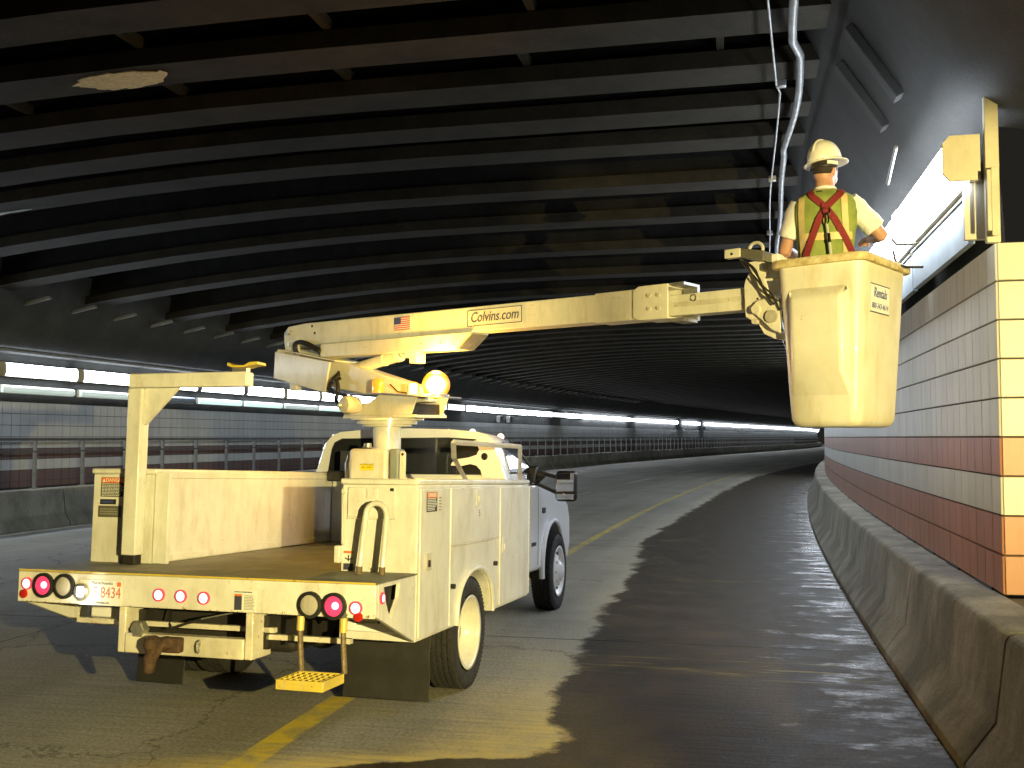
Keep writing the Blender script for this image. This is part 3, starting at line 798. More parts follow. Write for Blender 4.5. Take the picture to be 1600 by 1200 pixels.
# right wall: bright lamps and the blank boards under them
hb, db3, eb = fixture_meshes(True, FL, .28, .22)
h3 = hb.mesh('housing'); h3.materials.append(M['lamp_case']); d3 = db3.mesh('diffuser'); d3.materials.append(M['tube']); e3 = eb.mesh('end_cap'); e3.materials.append(M['lamp_case'])
s = .93; k = 0
while s < 45:
    e = empty('wall_lamp', TM(s, -0.40, 3.555))
    if k == 0: tag(e, 'big bright white lamp by the worker with a rounded end cap', 'lamp')
    else: tag(e, 'white lamp beyond the worker in the right wall row', 'lamp', 'white lamps in the right wall row')
    link('housing', h3, e); link('diffuser', d3, e); [link('end_cap', e3, e, Matrix.Translation((x_, 0, 0))) for x_ in (0, FL - .028)]
    s += FP; k += 1
mbb = MB(); mbb.box(0.02, FL - .02, .03, .075, 0, .33); bme = mbb.mesh('board'); bme.materials.append(M['panel_board'])
mbb = MB(); mbb.box(-.25, -.20, 0, .15, -.02, .38); ebm = mbb.mesh('end_frame'); ebm.materials.append(M['lamp_case'])
mbb = MB(); mbb.tube([(0.03, .085, .335), (FL - .03, .085, .335)], .011, 8); ebr = mbb.mesh('edge_tube'); ebr.materials.append(M['lamp_case'])
s = 1.3; k = 0
while s < 30:
    e = empty('reflector_board', TM(s, -0.47, 3.19))
    if k == 0: tag(e, 'pale blue-grey board under the big bright lamp beside the worker', 'board')
    else: tag(e, 'pale blue-grey board below the right lamp row, behind the bucket', 'board', 'boards below the right lamp row')
    link('board', bme, e); link('edge_tube', ebr, e)
    if k == 0: link('end_frame', ebm, e)
    s += FP; k += 1
# mounting channel at the near end of the lamp row
e = tag(empty('lamp_bracket', TM(.93, -0.51, 3.1)), 'yellow-lit vertical steel channel holding the near end of the lamp row', 'bracket')
mb = MB(); mb.box(-.02, .03, 0.0, .085, .02, 1.02); mb.build('channel', M['lamp_case'], e, bevel=.004)
mb = MB(); mb.box(-.10, -.085, .02, .07, .05, .50); mb.build('lower_plate', M['lamp_case'], e, bevel=.004)
mb = MB(); mb.box(-.12, -.10, .075, .10, .08, .48); mb.build('edge_strip', M['lamp_case'], e, bevel=.003)

# conduit, cable and clamps at the right ceiling edge
path = [T(s, .62 + .05 * math.sin(s * 1.15) * (1 if s < 6 else .25) + (.06 if s < 2.6 else 0), 5.16 - .03 * math.sin(s * .8)) for s in np.arange(-6, 40, .35)]
e = tag(empty('conduit'), 'wavy grey conduit hanging at the right end of the ceiling beams', 'conduit')
mb = MB(); mb.tube(path, .035, 10); mb.build('pipe', M['conduit'], e, smooth=True)
e = tag(empty('cable'), 'thin cable with bright clamps beside the right ceiling conduit', 'cable')
mb = MB(); mb.tube([T(-4, 1.1, 5.25), T(1.2, .95, 5.2), T(3.3, .80, 5.08)] + [T(s, .76 + .01 * math.sin(s), 5.1) for s in np.arange(3.6, 40, .8)], .010, 8); mb.build('wire', M['conduit'], e, smooth=True)
for s in (3.35, 6.9, 10.4, 15.5):
    mb = MB(M=TM(s, .76, 5.1)); mb.box(-.03, .03, -.05, .04, -.035, .035); mb.build('clamp', M['steel'], e, bevel=.008)
# rod under the far corbel
mb = MB(); mb.tube([T(1.55, .03, 3.96), T(2.0, .03, 3.80)], .014, 8)
tag(mb.build('steel_rod', M['steel']), 'short bright steel rod hanging from the corbel above the lamp', 'rod')
# small boxes on the left wall under the lamps
for i, (s, lab) in enumerate(((43.9, 'left of a pair of small grey boxes under the left lamps, above the truck hood'), (45.4, 'right of a pair of small grey boxes under the left lamps, above the truck hood'), (99.0, 'small dark box under the lamp row gap beside the bucket'), (118.0, 'small dark box under the left lamp row, next to the bucket edge'))):
    e = tag(empty('junction_box', TM(s, 15.97, 2.62)), lab, 'junction box')
    mb = MB(); mb.box(0, .45, -.22, 0, 0, .36); mb.build('case', M['railpost'], e, bevel=.02)
    mb = MB(); mb.box(.1, .35, -.245, -.222, .05, .3); mb.build('lid', M['rail'], e)

# ------------------------------------------------------------------ the lift truck (local frame: X forward, Y left, Z up)
TX, TY, YAW, TP = -1.4725, 7.997, .2697, .0415
pa = math.atan(TP)
fx = Vector((math.sin(YAW) * math.cos(pa), math.cos(YAW) * math.cos(pa), -math.sin(pa)))
fy = Vector((-math.cos(YAW), math.sin(YAW), 0)); fz = fx.cross(fy)
RM = Matrix(((fx.x, fy.x, fz.x, TX), (fx.y, fy.y, fz.y, TY), (fx.z, fy.z, fz.z, 0), (0, 0, 0, 1)))
RI = RM.inverted()
TQ = empty('lift_truck', RM)
tag(TQ, 'white service truck with bucket lift stopped in the lane with amber beacons lit', 'truck')
P, PB = M['paint'], M['paint_body']

def plate(name, o, xd, yd, w_, h_, mat, par, th=.0015):
    """thin plate centred on o, spanned by xd and yd"""
    o, xd, yd = Vector(o), Vector(xd).normalized(), Vector(yd).normalized(); n = xd.cross(yd)
    mb = MB(); hx, hy = xd * w_ / 2, yd * h_ / 2
    q = [o - hx - hy, o + hx - hy, o + hx + hy, o - hx + hy]
    mb.loft([q, [p + n * th for p in q]])
    return mb.build(name, mat, par)
def text(name, body, o, xd, yd, size, mat, par, shear=0, sx=1.0, bold=0, M0=None):
    cu = bpy.data.curves.new(name, 'FONT'); cu.body = body; cu.size = size; cu.align_x = 'CENTER'; cu.align_y = 'CENTER'
    cu.shear = shear; cu.extrude = 0.0006; cu.offset = bold; cu.resolution_u = 4
    cu.materials.append(mat)
    xd, yd = Vector(xd).normalized(), Vector(yd).normalized(); n = xd.cross(yd)
    Mx = Matrix(((xd.x * sx, yd.x, n.x, o[0]), (xd.y * sx, yd.y, n.y, o[1]), (xd.z * sx, yd.z, n.z, o[2]), (0, 0, 0, 1)))
    ob = bpy.data.objects.new(name, cu); COL.objects.link(ob); ob.parent = par
    ob.matrix_basis = (M0 if M0 is not None else Matrix()) @ Mx
    bpy.context.view_layer.update()
    me = bpy.data.meshes.new_from_object(ob.evaluated_get(bpy.context.evaluated_depsgraph_get())); me.name = name
    mx = ob.matrix_basis.copy(); bpy.data.objects.remove(ob, do_unlink=True); bpy.data.curves.remove(cu)
    return link(name, me, par, mx)
def lines(o, xd, yd, w_, h_, n, mat, par, seed=1, name='text_lines'):
    """rows of illegibly small print"""
    rnd = random.Random(seed); o, xd, yd = Vector(o), Vector(xd).normalized(), Vector(yd).normalized(); nn = xd.cross(yd)
    mb = MB()
    for i in range(n):
        y = h_ / 2 - (i + .5) * h_ / n; x = -w_ / 2; end = w_ / 2 * rnd.uniform(.55, 1.0)
        while x < end:
            l = rnd.uniform(.05, .14) * w_; x2 = min(x + l, end)
            q = [o + xd * x + yd * (y - h_ / n * .25), o + xd * x2 + yd * (y - h_ / n * .25), o + xd * x2 + yd * (y + h_ / n * .25), o + xd * x + yd * (y + h_ / n * .25)]
            mb.loft([q, [p + nn * .0008 for p in q]]); x = x2 + .02 * w_
    ob = mb.build(name, mat, par); ob['kind'] = 'stuff'; return ob
BK = ((0, -1, 0), (0, 0, 1))      # lettering that reads from behind the truck
SD = ((1, 0, 0), (0, 0, 1))       # lettering that reads from its right side

# --- chassis
mb = MB()
for y in (.43, -.43): mb.box(-1.70, 4.1, y - .035, y + .035, .50, .70)
mb.box(-1.4, -1.3, -.43, .43, .5, .68); mb.box(.8, .9, -.43, .43, .5, .68); mb.box(2.2, 2.3, -.43, .43, .5, .68)
mb.build('chassis_rail', M['darkmetal'], TQ)
mb = MB(); mb.cyl((0, -.85, .406), (0, .85, .406), .07, 16); mb.build('rear_axle', M['darkmetal'], TQ, smooth=True)
mb = MB(); mb.lathe([(.05, -.18), (.15, -.12), (.19, 0), (.15, .12), (.05, .18)], (0, 0, .41), 'X', 20); mb.build('differential', M['darkmetal'], TQ, smooth=True)
mb = MB(); mb.box(-1.15, -.55, -.36, .36, .38, .68); mb.build('fuel_tank', M['darkmetal'], TQ, bevel=.05)
mb = MB(); mb.cyl((3.585, -.8, .52), (3.585, .8, .52), .06, 12); mb.build('front_axle', M['darkmetal'], TQ)
mb = MB(); mb.box(.95, 1.5, -1.0, 1.0, .52, .62); mb.build('underbody_box', M['darkmetal'], TQ)
for y in (-.62, .62):
    mb = MB(); mb.tube([(-.75, y, .62), (-.4, y, .50), (0, y, .47), (.4, y, .50), (.75, y, .60)], .035, 8); mb.build('leaf_spring', M['darkmetal'], TQ)

# --- wheels
def tyre_mesh(rad=.406, wd=.225):
    h = wd / 2
    pr = [(.262, -h * .75), (.30, -h * .98), (.35, -h), (.385, -h * .93), (rad - .006, -h * .78)]
    gv = [-.55, -.18, .18, .55]
    tr_ = [(rad, -h * .70)]
    for g in gv: tr_ += [(rad, h * g - .008), (rad - .011, h * g - .006), (rad - .011, h * g + .006), (rad, h * g + .008)]
    tr_ += [(rad, h * .70)]
    pr = pr + tr_ + [(p[0], -p[1]) for p in pr[::-1]]
    mb = MB(); mb.lathe(pr, (0, 0, 0), 'Y', 64, close=True); return mb
tym = tyre_mesh().mesh('tyre', smooth=True); tym.materials.append(M['rubber'])
# tread blocks round the crown
mb = MB()
for k in range(72):
    a = 2 * math.pi * k / 72
    for j, y in enumerate((-.085, -.043, 0, .043, .085)):
        aa = a + (j % 2) * .04
        Mx = Matrix.Rotation(-aa, 4, 'Y') @ Matrix.Translation((.4055, y, 0)) @ Matrix.Rotation(.25 * (-1) ** j, 4, 'X')
        mb.M = Mx; mb.box(-.004, .004, -.016, .016, -.012, .012)
mb.M = None
tdm = mb.mesh('tread_blocks'); tdm.materials.append(M['rubber'])
def rim_mesh(deep):
    """deep dish dual rim (outer face towards -Y) or a covered front wheel"""
    h = .10
    if deep: pr = [(.262, -h), (.272, -h - .012), (.25, -h - .008), (.243, -h + .02), (.232, .04), (.20, .055), (.12, .06), (.10, .035), (.085, .03), (.06, -.02), (.0, -.02)]
    else: pr = [(.262, -h), (.272, -h - .012), (.25, -h - .010), (.235, -h + .03), (.20, -h + .045), (.15, -h - .005), (.12, -h - .01), (.09, -h - .03), (.06, -h - .06), (0, -h - .065)]
    mb = MB()
    n = 48; vs = []; fs = []
    for (r_, t_) in pr:
        for k in range(n):
            a = 2 * math.pi * k / n; vs.append((r_ * math.cos(a), t_, r_ * math.sin(a)))
    for i in range(len(pr) - 1):
        for k in range(n): fs.append((i * n + k, i * n + (k + 1) % n, (i + 1) * n + (k + 1) % n, (i + 1) * n + k))
    mb.add(vs, fs); return mb
rdm = rim_mesh(True).mesh('rim', smooth=True); rdm.materials.append(M['paint_yellowed'])
rfm = rim_mesh(False).mesh('rim', smooth=True); rfm.materials.append(M['alu_cover'] if 'alu_cover' in M else M['helmet'])
nutm = MB()
for k in range(8):
    a = 2 * math.pi * k / 8; nutm.cyl((.135 * math.cos(a), -.115, .135 * math.sin(a)), (.135 * math.cos(a), -.085, .135 * math.sin(a)), .016, 6)
ntf = nutm.mesh('wheel_nuts'); ntf.materials.append(M['steel'])
holes = MB()
for k in range(8):
    a = 2 * math.pi * (k + .5) / 8; holes.cyl((.19 * math.cos(a), -.079, .19 * math.sin(a)), (.19 * math.cos(a), -.066, .19 * math.sin(a)), .024, 12)
hlm = holes.mesh('vent_holes'); hlm.materials.append(M['black'])
def wheel(x, y, z, rim, outside):
    Mx = Matrix.Translation((x, y, z)) @ (Matrix() if outside < 0 else Matrix.Rotation(math.pi, 4, 'Z'))
    e = empty('wheel', Mx, TQ)
    link('tyre', tym, e); tb = link('tread_blocks', tdm, e); tb['kind'] = 'stuff'; link('rim', rim, e)
    if rim is rfm:
        for nm, q in (('wheel_nuts', ntf), ('vent_holes', hlm)): link(nm, q, e)['kind'] = 'stuff'
    return e
for sgn in (-1, 1):
    wheel(0, sgn * 1.09, .406, rdm, sgn); wheel(0, sgn * .80, .406, rdm, sgn)
    wheel(3.585, sgn * .95, .553, rfm, sgn)

# --- tail deck, rear face and side plates
mb = MB(); mb.box(-1.858, -1.19, -1.222, 1.224, .928, .937); mb.build('tail_deck', M['deckplate'], TQ)
mb = MB(); mb.box(-1.188, 1.58, -.688, .712, .928, .937); mb.build('bed_floor', M['deckplate'], TQ)
mb = MB(); mb.box(-1.861, -1.82, -1.223, 1.225, .735, .927); mb.build('rear_face', M['paint_rusty'], TQ, bevel=.006)
mb = MB(); mb.tube([(-1.858, 1.222, .934), (-1.858, -1.22, .934)], .006, 6); mb.build('deck_edge', M['step_yellow'], TQ)
for y0, y1, nm in ((-1.2235, -1.200, 'r'), (1.200, 1.2255, 'l')):
    mb = MB(); mb.prism([(-1.819, .735), (-1.222, .515), (-1.222, .927), (-1.819, .927)], 'Y', y0, y1)
    sp_ = mb.build('side_plate', P, TQ)
    c_ = MB(); c_.prism([(-1.745, .905), (-1.49, .905), (-1.51, .82), (-1.63, .70), (-1.70, .80)], 'Y', y0 - .1, y1 + .1)
    cut(sp_, c_)
mb = MB(); mb.prism([(-1.77, .915), (-1.46, .915), (-1.5, .79), (-1.65, .68), (-1.73, .79)], 'Y', -1.165, -1.155); mb.build('recess_back', M['darkmetal'], TQ)  # dark backing: the shade inside the cut-out is put into its colour
mb = MB()
for x in (-1.6, -1.3): mb.box(x, x + .05, -1.19, 1.19, .78, .926)
mb.build('deck_crossmember', M['darkmetal'], TQ)
mb = MB(); mb.box(-1.62, -1.40, .60, .86, .625, .69); mb.build('underdeck_box', M['tshirt'], TQ, bevel=.01)

# --- lights on the rear face
def disc(name, x, y, z, r_, mat, par, d=.01, axis='X', n=36, dome=.0):
    mb = MB()
    if axis == 'X':
        mb.lathe([(r_, 0), (r_, -d), (r_ * .8, -d - dome * .6), (r_ * .4, -d - dome)] if dome else [(r_, 0), (r_, -d)], (x, y, z), 'X', n)
    else:
        mb.lathe([(r_, 0), (r_, -d)] if not dome else [(r_, 0), (r_, -d), (r_ * .7, -d - dome)], (x, y, z), 'Y', n)
    return mb.build(name, mat, par, smooth=True)
def ring(name, x, y, z, r0, r1, mat, par, d=.012, axis='X'):
    mb = MB(); mb.lathe([(r0, 0), (r0, -d), (r1, -d * .8), (r1, 0)], (x, y, z), axis, 36, close=True)
    return mb.build(name, mat, par, smooth=True)
XR_ = -1.861
def big_lamp(y, z, lit, nm):
    rg = ring(nm, XR_, y, z, .058, .078, M['black'], TQ, .022)
    disc('lens', XR_ + .001, y, z, .060, M['red_lens'] if lit else M['grey_plastic'], rg, .012, dome=.008)
    if lit: disc('bulb_glow', XR_ - .0125, y - .012, z + .004, .022, M['red_core'], rg, .010, dome=.006)
big_lamp(1.026, .843, True, 'tail_light'); big_lamp(.872, .843, False, 'reverse_light')
big_lamp(-.816, .800, False, 'reverse_light'); big_lamp(-.969, .799, True, 'tail_light')
def small_lamp(y, z):
    rg = ring('marker_light', XR_, y, z, .029, .039, M['small_ring'], TQ, .016)
    disc('lens', XR_ + .001, y, z, .030, M['small_core'], rg, .012, dome=.008)
for y, z in ((1.151, .850), (.192, .817), (.040, .815), (-.117, .810), (-1.105, .794)): small_lamp(y, z)
for y, z in ((1.173, .785), (-1.121, .744)): disc('reflector', XR_, y, z, .027, M['reflector'], TQ, .012, dome=.004)
rg = ring('marker_light', -1.775, -1.2235, .845, .022, .034, M['small_ring'], TQ, .014, 'Y')
disc('lens', -1.775, -1.2225, .845, .023, M['small_core'], rg, .012, 'Y')
# licence plate with its lamp
pl = plate('licence_plate', (XR_ - .001, .610, .812), *BK, .305, .152, M['plateface'] if 'plateface' in M else M['whiteprint'], TQ, .003)
text('plate_number', '  F 8434', (XR_ - .0045, .585, .812), *BK, .095, M['redprint'], pl, sx=.78)
text('plate_state', 'Massachusetts', (XR_ - .0045, .60, .872), *BK, .027, M['letter'], pl)
text('plate_class', 'COMMERCIAL', (XR_ - .0045, .60, .752), *BK, .019, M['letter'], pl)
plate('registration_sticker', (XR_ - .0045, .478, .868), *BK, .028, .026, M['orange'], pl)
lp = disc('plate_lamp', XR_, .742, .815, .052, M['steel'], TQ, .02, dome=.02)
mb = MB(); mb.box(XR_ - .052, XR_ - .038, .705, .745, .79, .85); mb.build('lens', M['plate_lamp'], lp, bevel=.004)
# specification decal
dc = plate('decal', (XR_ - .001, -.39, .805), *BK, .15, .125, M['whiteprint'], TQ)
plate('decal_block', (XR_ - .003, -.345, .795), *BK, .05, .09, M['letter'], dc, .0006)
plate('decal_stripe', (XR_ - .0038, -.345, .838), *BK, .05, .012, M['orange'], dc, .0006)
lines((XR_ - .003, -.42, .795), *BK, .07, .09, 10, M['greyprint'], dc, 3)
lines((XR_ - .003, -.39, .856), *BK, .14, .012, 1, M['letter'], dc, 4)

# --- hitch
mb = MB()
for y in (.47, -.405): mb.box(-1.83, -1.60, y - .025, y + .025, .455, .733)
mb.build('hitch_side_plate', M['paint_hitch'], TQ, bevel=.006)['kind'] = 'stuff'
hb_ = MB(); hb_.box(-1.84, -1.76, -.375, .44, .455, .575); hbo = hb_.build('hitch_bar', M['paint_hitch'], TQ, bevel=.008)
for y in (.26, -.09):
    mb = MB(); mb.tube([(-1.855 - .018 * math.sin(a), y + .004, .52 + .034 * math.cos(a)) for a in np.linspace(0, 2 * math.pi, 18)], .008, 8, caps=False)
    mb.build('safety_ring', M['steel'], hbo, smooth=True)
mb = MB(); mb.box(-1.90, -1.84, .02, .14, .48, .57); mb.build('pintle_mount', M['rust'], hbo, bevel=.01)
mb = MB(); mb.lathe([(.0, -.0), (.035, .02), (.055, .06), (.05, .10), (.02, .12)], (-1.97, .15, .47), 'Z', 16); mb.tube([(-1.88, .10, .54), (-1.95, .13, .53), (-1.99, .15, .46), (-1.985, .16, .38)], [.04, .045, .04, .03], 10); mb.build('pintle_hook', M['rust'], hbo, smooth=True)
mb = MB(); mb.lathe([(.012, 0), (.024, .008), (.028, .025), (.022, .045), (.008, .052)], (-1.925, .17, .50), 'Z', 16); mb.build('hitch_ball', M['steel'], hbo, smooth=True)
mb = MB(); mb.lathe([(.050, 0), (.058, -.01), (.050, -.05), (.042, -.06)], (-1.80, .345, .60), 'X', 6); mb.build('trailer_socket', M['steel'], hbo)
mb = MB(); mb.box(-1.70, -1.66, -.50, .90, .60, .63); mb.box(-1.70, -1.66, -1.0, -.45, .56, .59); mb.build('tie_bar', M['paint_hitch'], TQ)['kind'] = 'stuff'
mb = MB(); mb.tube([(-1.6, .28, .72), (-1.7, .22, .62), (-1.74, .18, .60), (-1.7, .0, .66), (-1.55, -.2, .70)], .008, 6); mb.build('loose_cable', M['hose'], TQ)
mb = MB(); mb.prism([(-1.60, .73), (-1.25, .73), (-1.60, .56)], 'Y', -.43, -.40); mb.prism([(-1.60, .73), (-1.25, .73), (-1.60, .56)], 'Y', .46, .49); mb.build('hitch_gusset', M['paint_hitch'], TQ)['kind'] = 'stuff'

# --- hanging step
st = empty('hanging_step', None, TQ)
for y, dx in ((-.765, 0), (-1.035, 0)):
    mb = MB(); mb.tube([(-1.875, y, .735), (-1.88, y, .655)], .022, 10); mb.build('strap_bracket', M['step_yellow'], st)
    mb = MB(); 
    mb.tube([(-1.88, y, .67), (-1.895, y - .012, .56), (-1.91, y - .03, .43)], .017, 8); mb.build('strap', M['chain'], st)
    disc('bolt', -1.862, y, .752, .02, M['steel'], st, .01, n=6)
mb = MB()
x0_, x1_, y0_, y1_, zz = -2.15, -1.87, -.76, -1.045, .425
mb.box(x0_, x0_ + .012, y1_, y0_, zz - .055, zz); mb.box(x1_ - .012, x1_, y1_, y0_, zz - .055, zz)
mb.box(x0_ + .012, x1_ - .012, y0_ - .012, y0_, zz - .055, zz); mb.box(x0_ + .012, x1_ - .012, y1_, y1_ + .012, zz - .055, zz)
mb.build('tread_frame', M['step_yellow'], st, bevel=.003)
for k in range(7):
    y = y1_ + .03 + k * .038; pts = []
    for j in range(9): pts.append((x0_ + .014 + j * (x1_ - x0_ - .028) / 8, y + (.010 if j % 2 else -.010), zz - .004))
    mb = MB(); mb.loft([[(p[0], p[1] - .004, p[2] - .02), (p[0], p[1] + .004, p[2] - .02), (p[0], p[1] + .004, p[2] + .002), (p[0], p[1] - .004, p[2] + .002)] for p in pts]); mb.build('grip_bar', M['step_yellow'], st)

# --- mud flaps
for s_ in (-1, 1):
    mb = MB(); rr = []
    n_ = 12
    for i in range(n_ + 1):
        z = .56 - .53 * i / n_; x = -.66 - .03 * math.sin(i / n_ * 2.2) + .012 * math.sin(i * .9)
        rr.append([(x, s_ * .50, z), (x + .01, s_ * 1.13, z), (x + .018, s_ * 1.13, z), (x + .008, s_ * .50, z)])
    if s_ > 0: rr = [[(p[0], p[1] + (.26 if p[1] < .6 else .03), p[2]) for p in q_] for q_ in rr]
    mb.loft(rr); mb.build('mud_flap', M['flap'], TQ, bevel=.004)
    mb = MB(); mb.box(-.70, -.665, s_ * .81 - .32, s_ * .81 + .32, .545, .60); mb.build('flap_hanger', M['paint_hitch'], TQ)
mb = MB(); mb.box(-1.20, -1.0, -1.19, -.70, .555, .62); mb.build('outrigger_beam', M['tshirt'], TQ, bevel=.01)

# --- side compartments
def side_profile(zt):
    c0x, rx, zc = .045, .425, .46
    pts = [(-1.188, .505)]
    pts += [(c0x - rx, .505)]
    for k in range(0, 17):
        a = math.pi * (1 - k / 16); pts.append((c0x + rx * math.cos(a), .52 + .335 * math.sin(a) ** .75 if math.sin(a) > 0 else .52))
    pts += [(c0x + rx, .505), (1.63, .505), (1.63, zt), (-1.188, zt)]
    return pts
for s_, zt, yi, yo in ((-1, 1.495, -.690, -1.215), (1, 1.545, .715, 1.215)):
    mb = MB(); mb.prism(side_profile(zt), 'Y', yi, yo)
    bx = mb.build('side_compartment', PB, TQ, bevel=.006)
    mb = MB(); mb.box(-1.205, 1.64, min(yi, yo) - .012, max(yi, yo) + .012, zt + .001, zt + .040)
    mb.build('top_rail', PB, bx, bevel=.014, seg=3)
    # wheel arch lip
    mb = MB(); path = []
    for k in range(0, 25):
        a = math.pi * (1 - k / 24); path.append((.045 + .440 * math.cos(a), yo + s_ * .012, .52 + .355 * math.sin(a) ** .75 if math.sin(a) > 0 else .52))
    mb.tube([(path[0][0], path[0][1], .507)] + path + [(path[-1][0], path[-1][1], .507)], .018, 8); mb.build('arch_lip', PB, bx, smooth=True)
    yf = yo + s_ * .001
    def door(x0, x1, z0, z1, name='door'):
        mb = MB(); ya, yb = (yf, yf + s_ * .013); mb.box(x0, x1, min(ya, yb), max(ya, yb), z0, z1); return mb.build(name, PB, bx, bevel=.004)
    d1 = door(-1.165, -.585, .525, 1.470); d2 = door(-.555, .650, 1.075, 1.475); d3 = door(.685, 1.60, .525, 1.475)
    # hinges (piano hinges between the doors)
    mb = MB()
    for (x, a0, a1) in ((-.570, .53, 1.46), (1.612, .53, 1.47)):
        z = a0
        while z < a1: mb.cyl((x, yf + s_ * .010, z), (x, yf + s_ * .010, min(z + .045, a1)), .007, 8); z += .05
    mb.build('piano_hinge', P, bx)['kind'] = 'stuff'
    mb = MB(); mb.cyl((-.55, yf + s_ * .008, 1.068), (.65, yf + s_ * .008, 1.068), .006, 8); mb.build('hinge', M['paint_hitch'], bx)
    for dd_, x, z in ((d1, -1.02, 1.0), (d2, .06, 1.40), (d3, .78, 1.0)):
        mb = MB(); ya = yf + s_ * .0135; yb = ya + s_ * .008; mb.box(x - .055, x + .055, min(ya, yb), max(ya, yb), z - .06, z + .06); h_ = mb.build('latch', M['paint_hitch'] if dd_ is d1 else P, dd_, bevel=.004)
        mb = MB(); yc = yb + s_ * .008; mb.box(x - .02, x + .012, min(yb, yc), max(yb, yc), z - .035, z + .01); mb.build('latch_handle', M['darkmetal'] if dd_ is d1 else P, dd_, bevel=.002)
    for x in (-.50, .55):
        mb = MB(); mb.cyl((x, yo, .79 if x < 0 else .87), (x, yo + s_ * .03, .79 if x < 0 else .87), .018, 12); mb.build('bump_stop', M['black'], bx)
# danger sticker on the rear side door
dk = plate('danger_sticker', (-.965, -1.2305, 1.385), *SD, .20, .128, M['blackprint'], TQ)
plate('danger_band', (-.965, -1.2323, 1.430), *SD, .19, .034, M['orange'], dk, .0006)
text('danger_word', 'DANGER', (-.965, -1.2335, 1.430), *SD, .038, M['whiteprint'], dk)
lines((-.965, -1.2323, 1.37), *SD, .18, .085, 8, M['whiteprint'], dk, 5)
lines((-.80, -1.2305, 1.37), *SD, .05, .10, 5, M['greyprint'], dk, 6)
text('door_number', '5', (.10, -1.2305, 1.28), *SD, .07, M['letter'], TQ)

# right compartment rear face
mb = MB(); mb.box(-1.204, -1.190, -1.065, -.735, 1.285, 1.478); rd = mb.build('rear_hatch', PB, TQ, bevel=.004)
mb = MB(); mb.box(-1.210, -1.204, -.945, -.865, 1.405, 1.470); mb.build('latch', PB, rd, bevel=.004)
mb = MB(); mb.box(-1.214, -1.210, -.935, -.875, 1.415, 1.460); mb.build('latch_inset', P, rd, bevel=.004)
mb = MB(); mb.box(-1.2065, -1.2045, -1.055, -1.03, 1.455, 1.475); mb.build('corner_patch', M['darkmetal'], rd)
mb = MB(); mb.cyl((-1.20, -1.066, 1.279), (-1.20, -.734, 1.279), .007, 8); mb.build('hinge', P, rd)
mb = MB(); mb.tube([(-1.19, -.705, 1.44), (-1.225, -.705, 1.45), (-1.225, -.705, 1.46), (-1.225, -.712, 1.12), (-1.19, -.712, 1.11)], .010, 8); mb.build('grab_rail', P, TQ, smooth=True)
mb = MB(); mb.box(-1.235, -1.19, -.70, -.66, .99, 1.10); mb.build('hinge_bracket', P, TQ, bevel=.006)
dk = plate('caution_sticker', (-1.1885 - .002, -.745, 1.005), *BK, .075, .125, M['whiteprint'], TQ)
plate('sticker_band', (-1.1925, -.745, 1.058), *BK, .070, .014, M['orange'], dk, .0006)
plate('sticker_block', (-1.1925, -.745, .965), *BK, .070, .042, M['letter'], dk, .0006)
mb = MB(); mb.tube([(-1.1930, -.72, 1.02), (-1.1930, -.745, 1.01), (-1.1930, -.775, 1.02)], .004, 6); mb.tube([(-1.193, -.745, 1.04), (-1.193, -.745, 1.0)], .004, 6); mb.build('sticker_symbol', M['blackprint'], dk)
# grab hoop standing on the tail deck
hp = MB(); pts = [(-1.36, -.895, .937), (-1.33, -.915, 1.28)]
for k in range(9):
    a = math.pi * (1 - k / 8); pts.append((-1.32, -.985 - .07 * -math.cos(a) * -1, 1.31 + .07 * math.sin(a)))
pts += [(-1.33, -1.06, 1.28), (-1.36, -1.05, .937)]
hp.tube(pts, .018, 12); hpo = hp.build('grab_hoop', P, TQ, smooth=True)
mb = MB(); mb.cyl((-1.36, -.895, .937), (-1.36, -.895, .985), .021, 12); mb.cyl((-1.36, -1.05, .937), (-1.36, -1.05, .985), .021, 12); mb.build('hoop_foot', M['chain'], hpo)['kind'] = 'stuff'

# left compartment: labels on its rear face, inner wall frame
def sticker(y, z, w_, h_, mat): return plate('sticker', (-1.1885 - .001, y, z), *BK, w_, h_, mat, TQ)
dk = sticker(1.055, 1.455, .195, .135, M['blackprint'])
plate('danger_band', (-1.191, 1.055, 1.502), *BK, .19, .038, M['orange'], dk, .0006)
text('danger_word', 'DANGER', (-1.1923, 1.042, 1.502), *BK, .036, M['whiteprint'], dk)
mb = MB(); mb.prism([(1.142, 1.489), (1.116, 1.489), (1.129, 1.514)], 'X', -1.1925, -1.1915); mb.build('warning_triangle', M['whiteprint'], dk)
lines((-1.191, 1.055, 1.437), *BK, .18, .09, 9, M['whiteprint'], dk, 8)
dk = sticker(1.09, 1.352, .13, .036, M['blackprint']); lines((-1.191, 1.09, 1.352), *BK, .11, .026, 1, M['blueprint'], dk, 9, 'blue_lettering')
dk = sticker(1.075, 1.285, .185, .080, M['greylabel']); lines((-1.191, 1.075, 1.285), *BK, .15, .05, 3, M['greyprint'], dk, 11)
iw = MB(); iw.box(-1.17, 1.56, .700, .714, .95, 1.56); iwo = iw.build('inner_wall', PB, TQ, bevel=.004)
mb = MB(); mb.box(-1.17, 1.56, .690, .6995, 1.520, 1.563); mb.box(-1.17, 1.56, .690, .6995, .945, .99); mb.build('wall_flange', P, iwo, bevel=.003)['kind'] = 'stuff'
mb = MB(); mb.box(-1.20, -1.165, .60, .712, .938, 1.56); mb.build('corner_post', P, TQ, bevel=.004)
mb = MB(); mb.box(-1.19, -1.13, .655, .688, 1.0, 1.10); mb.build('hinge_bracket', M['step_yellow'], TQ, bevel=.005)
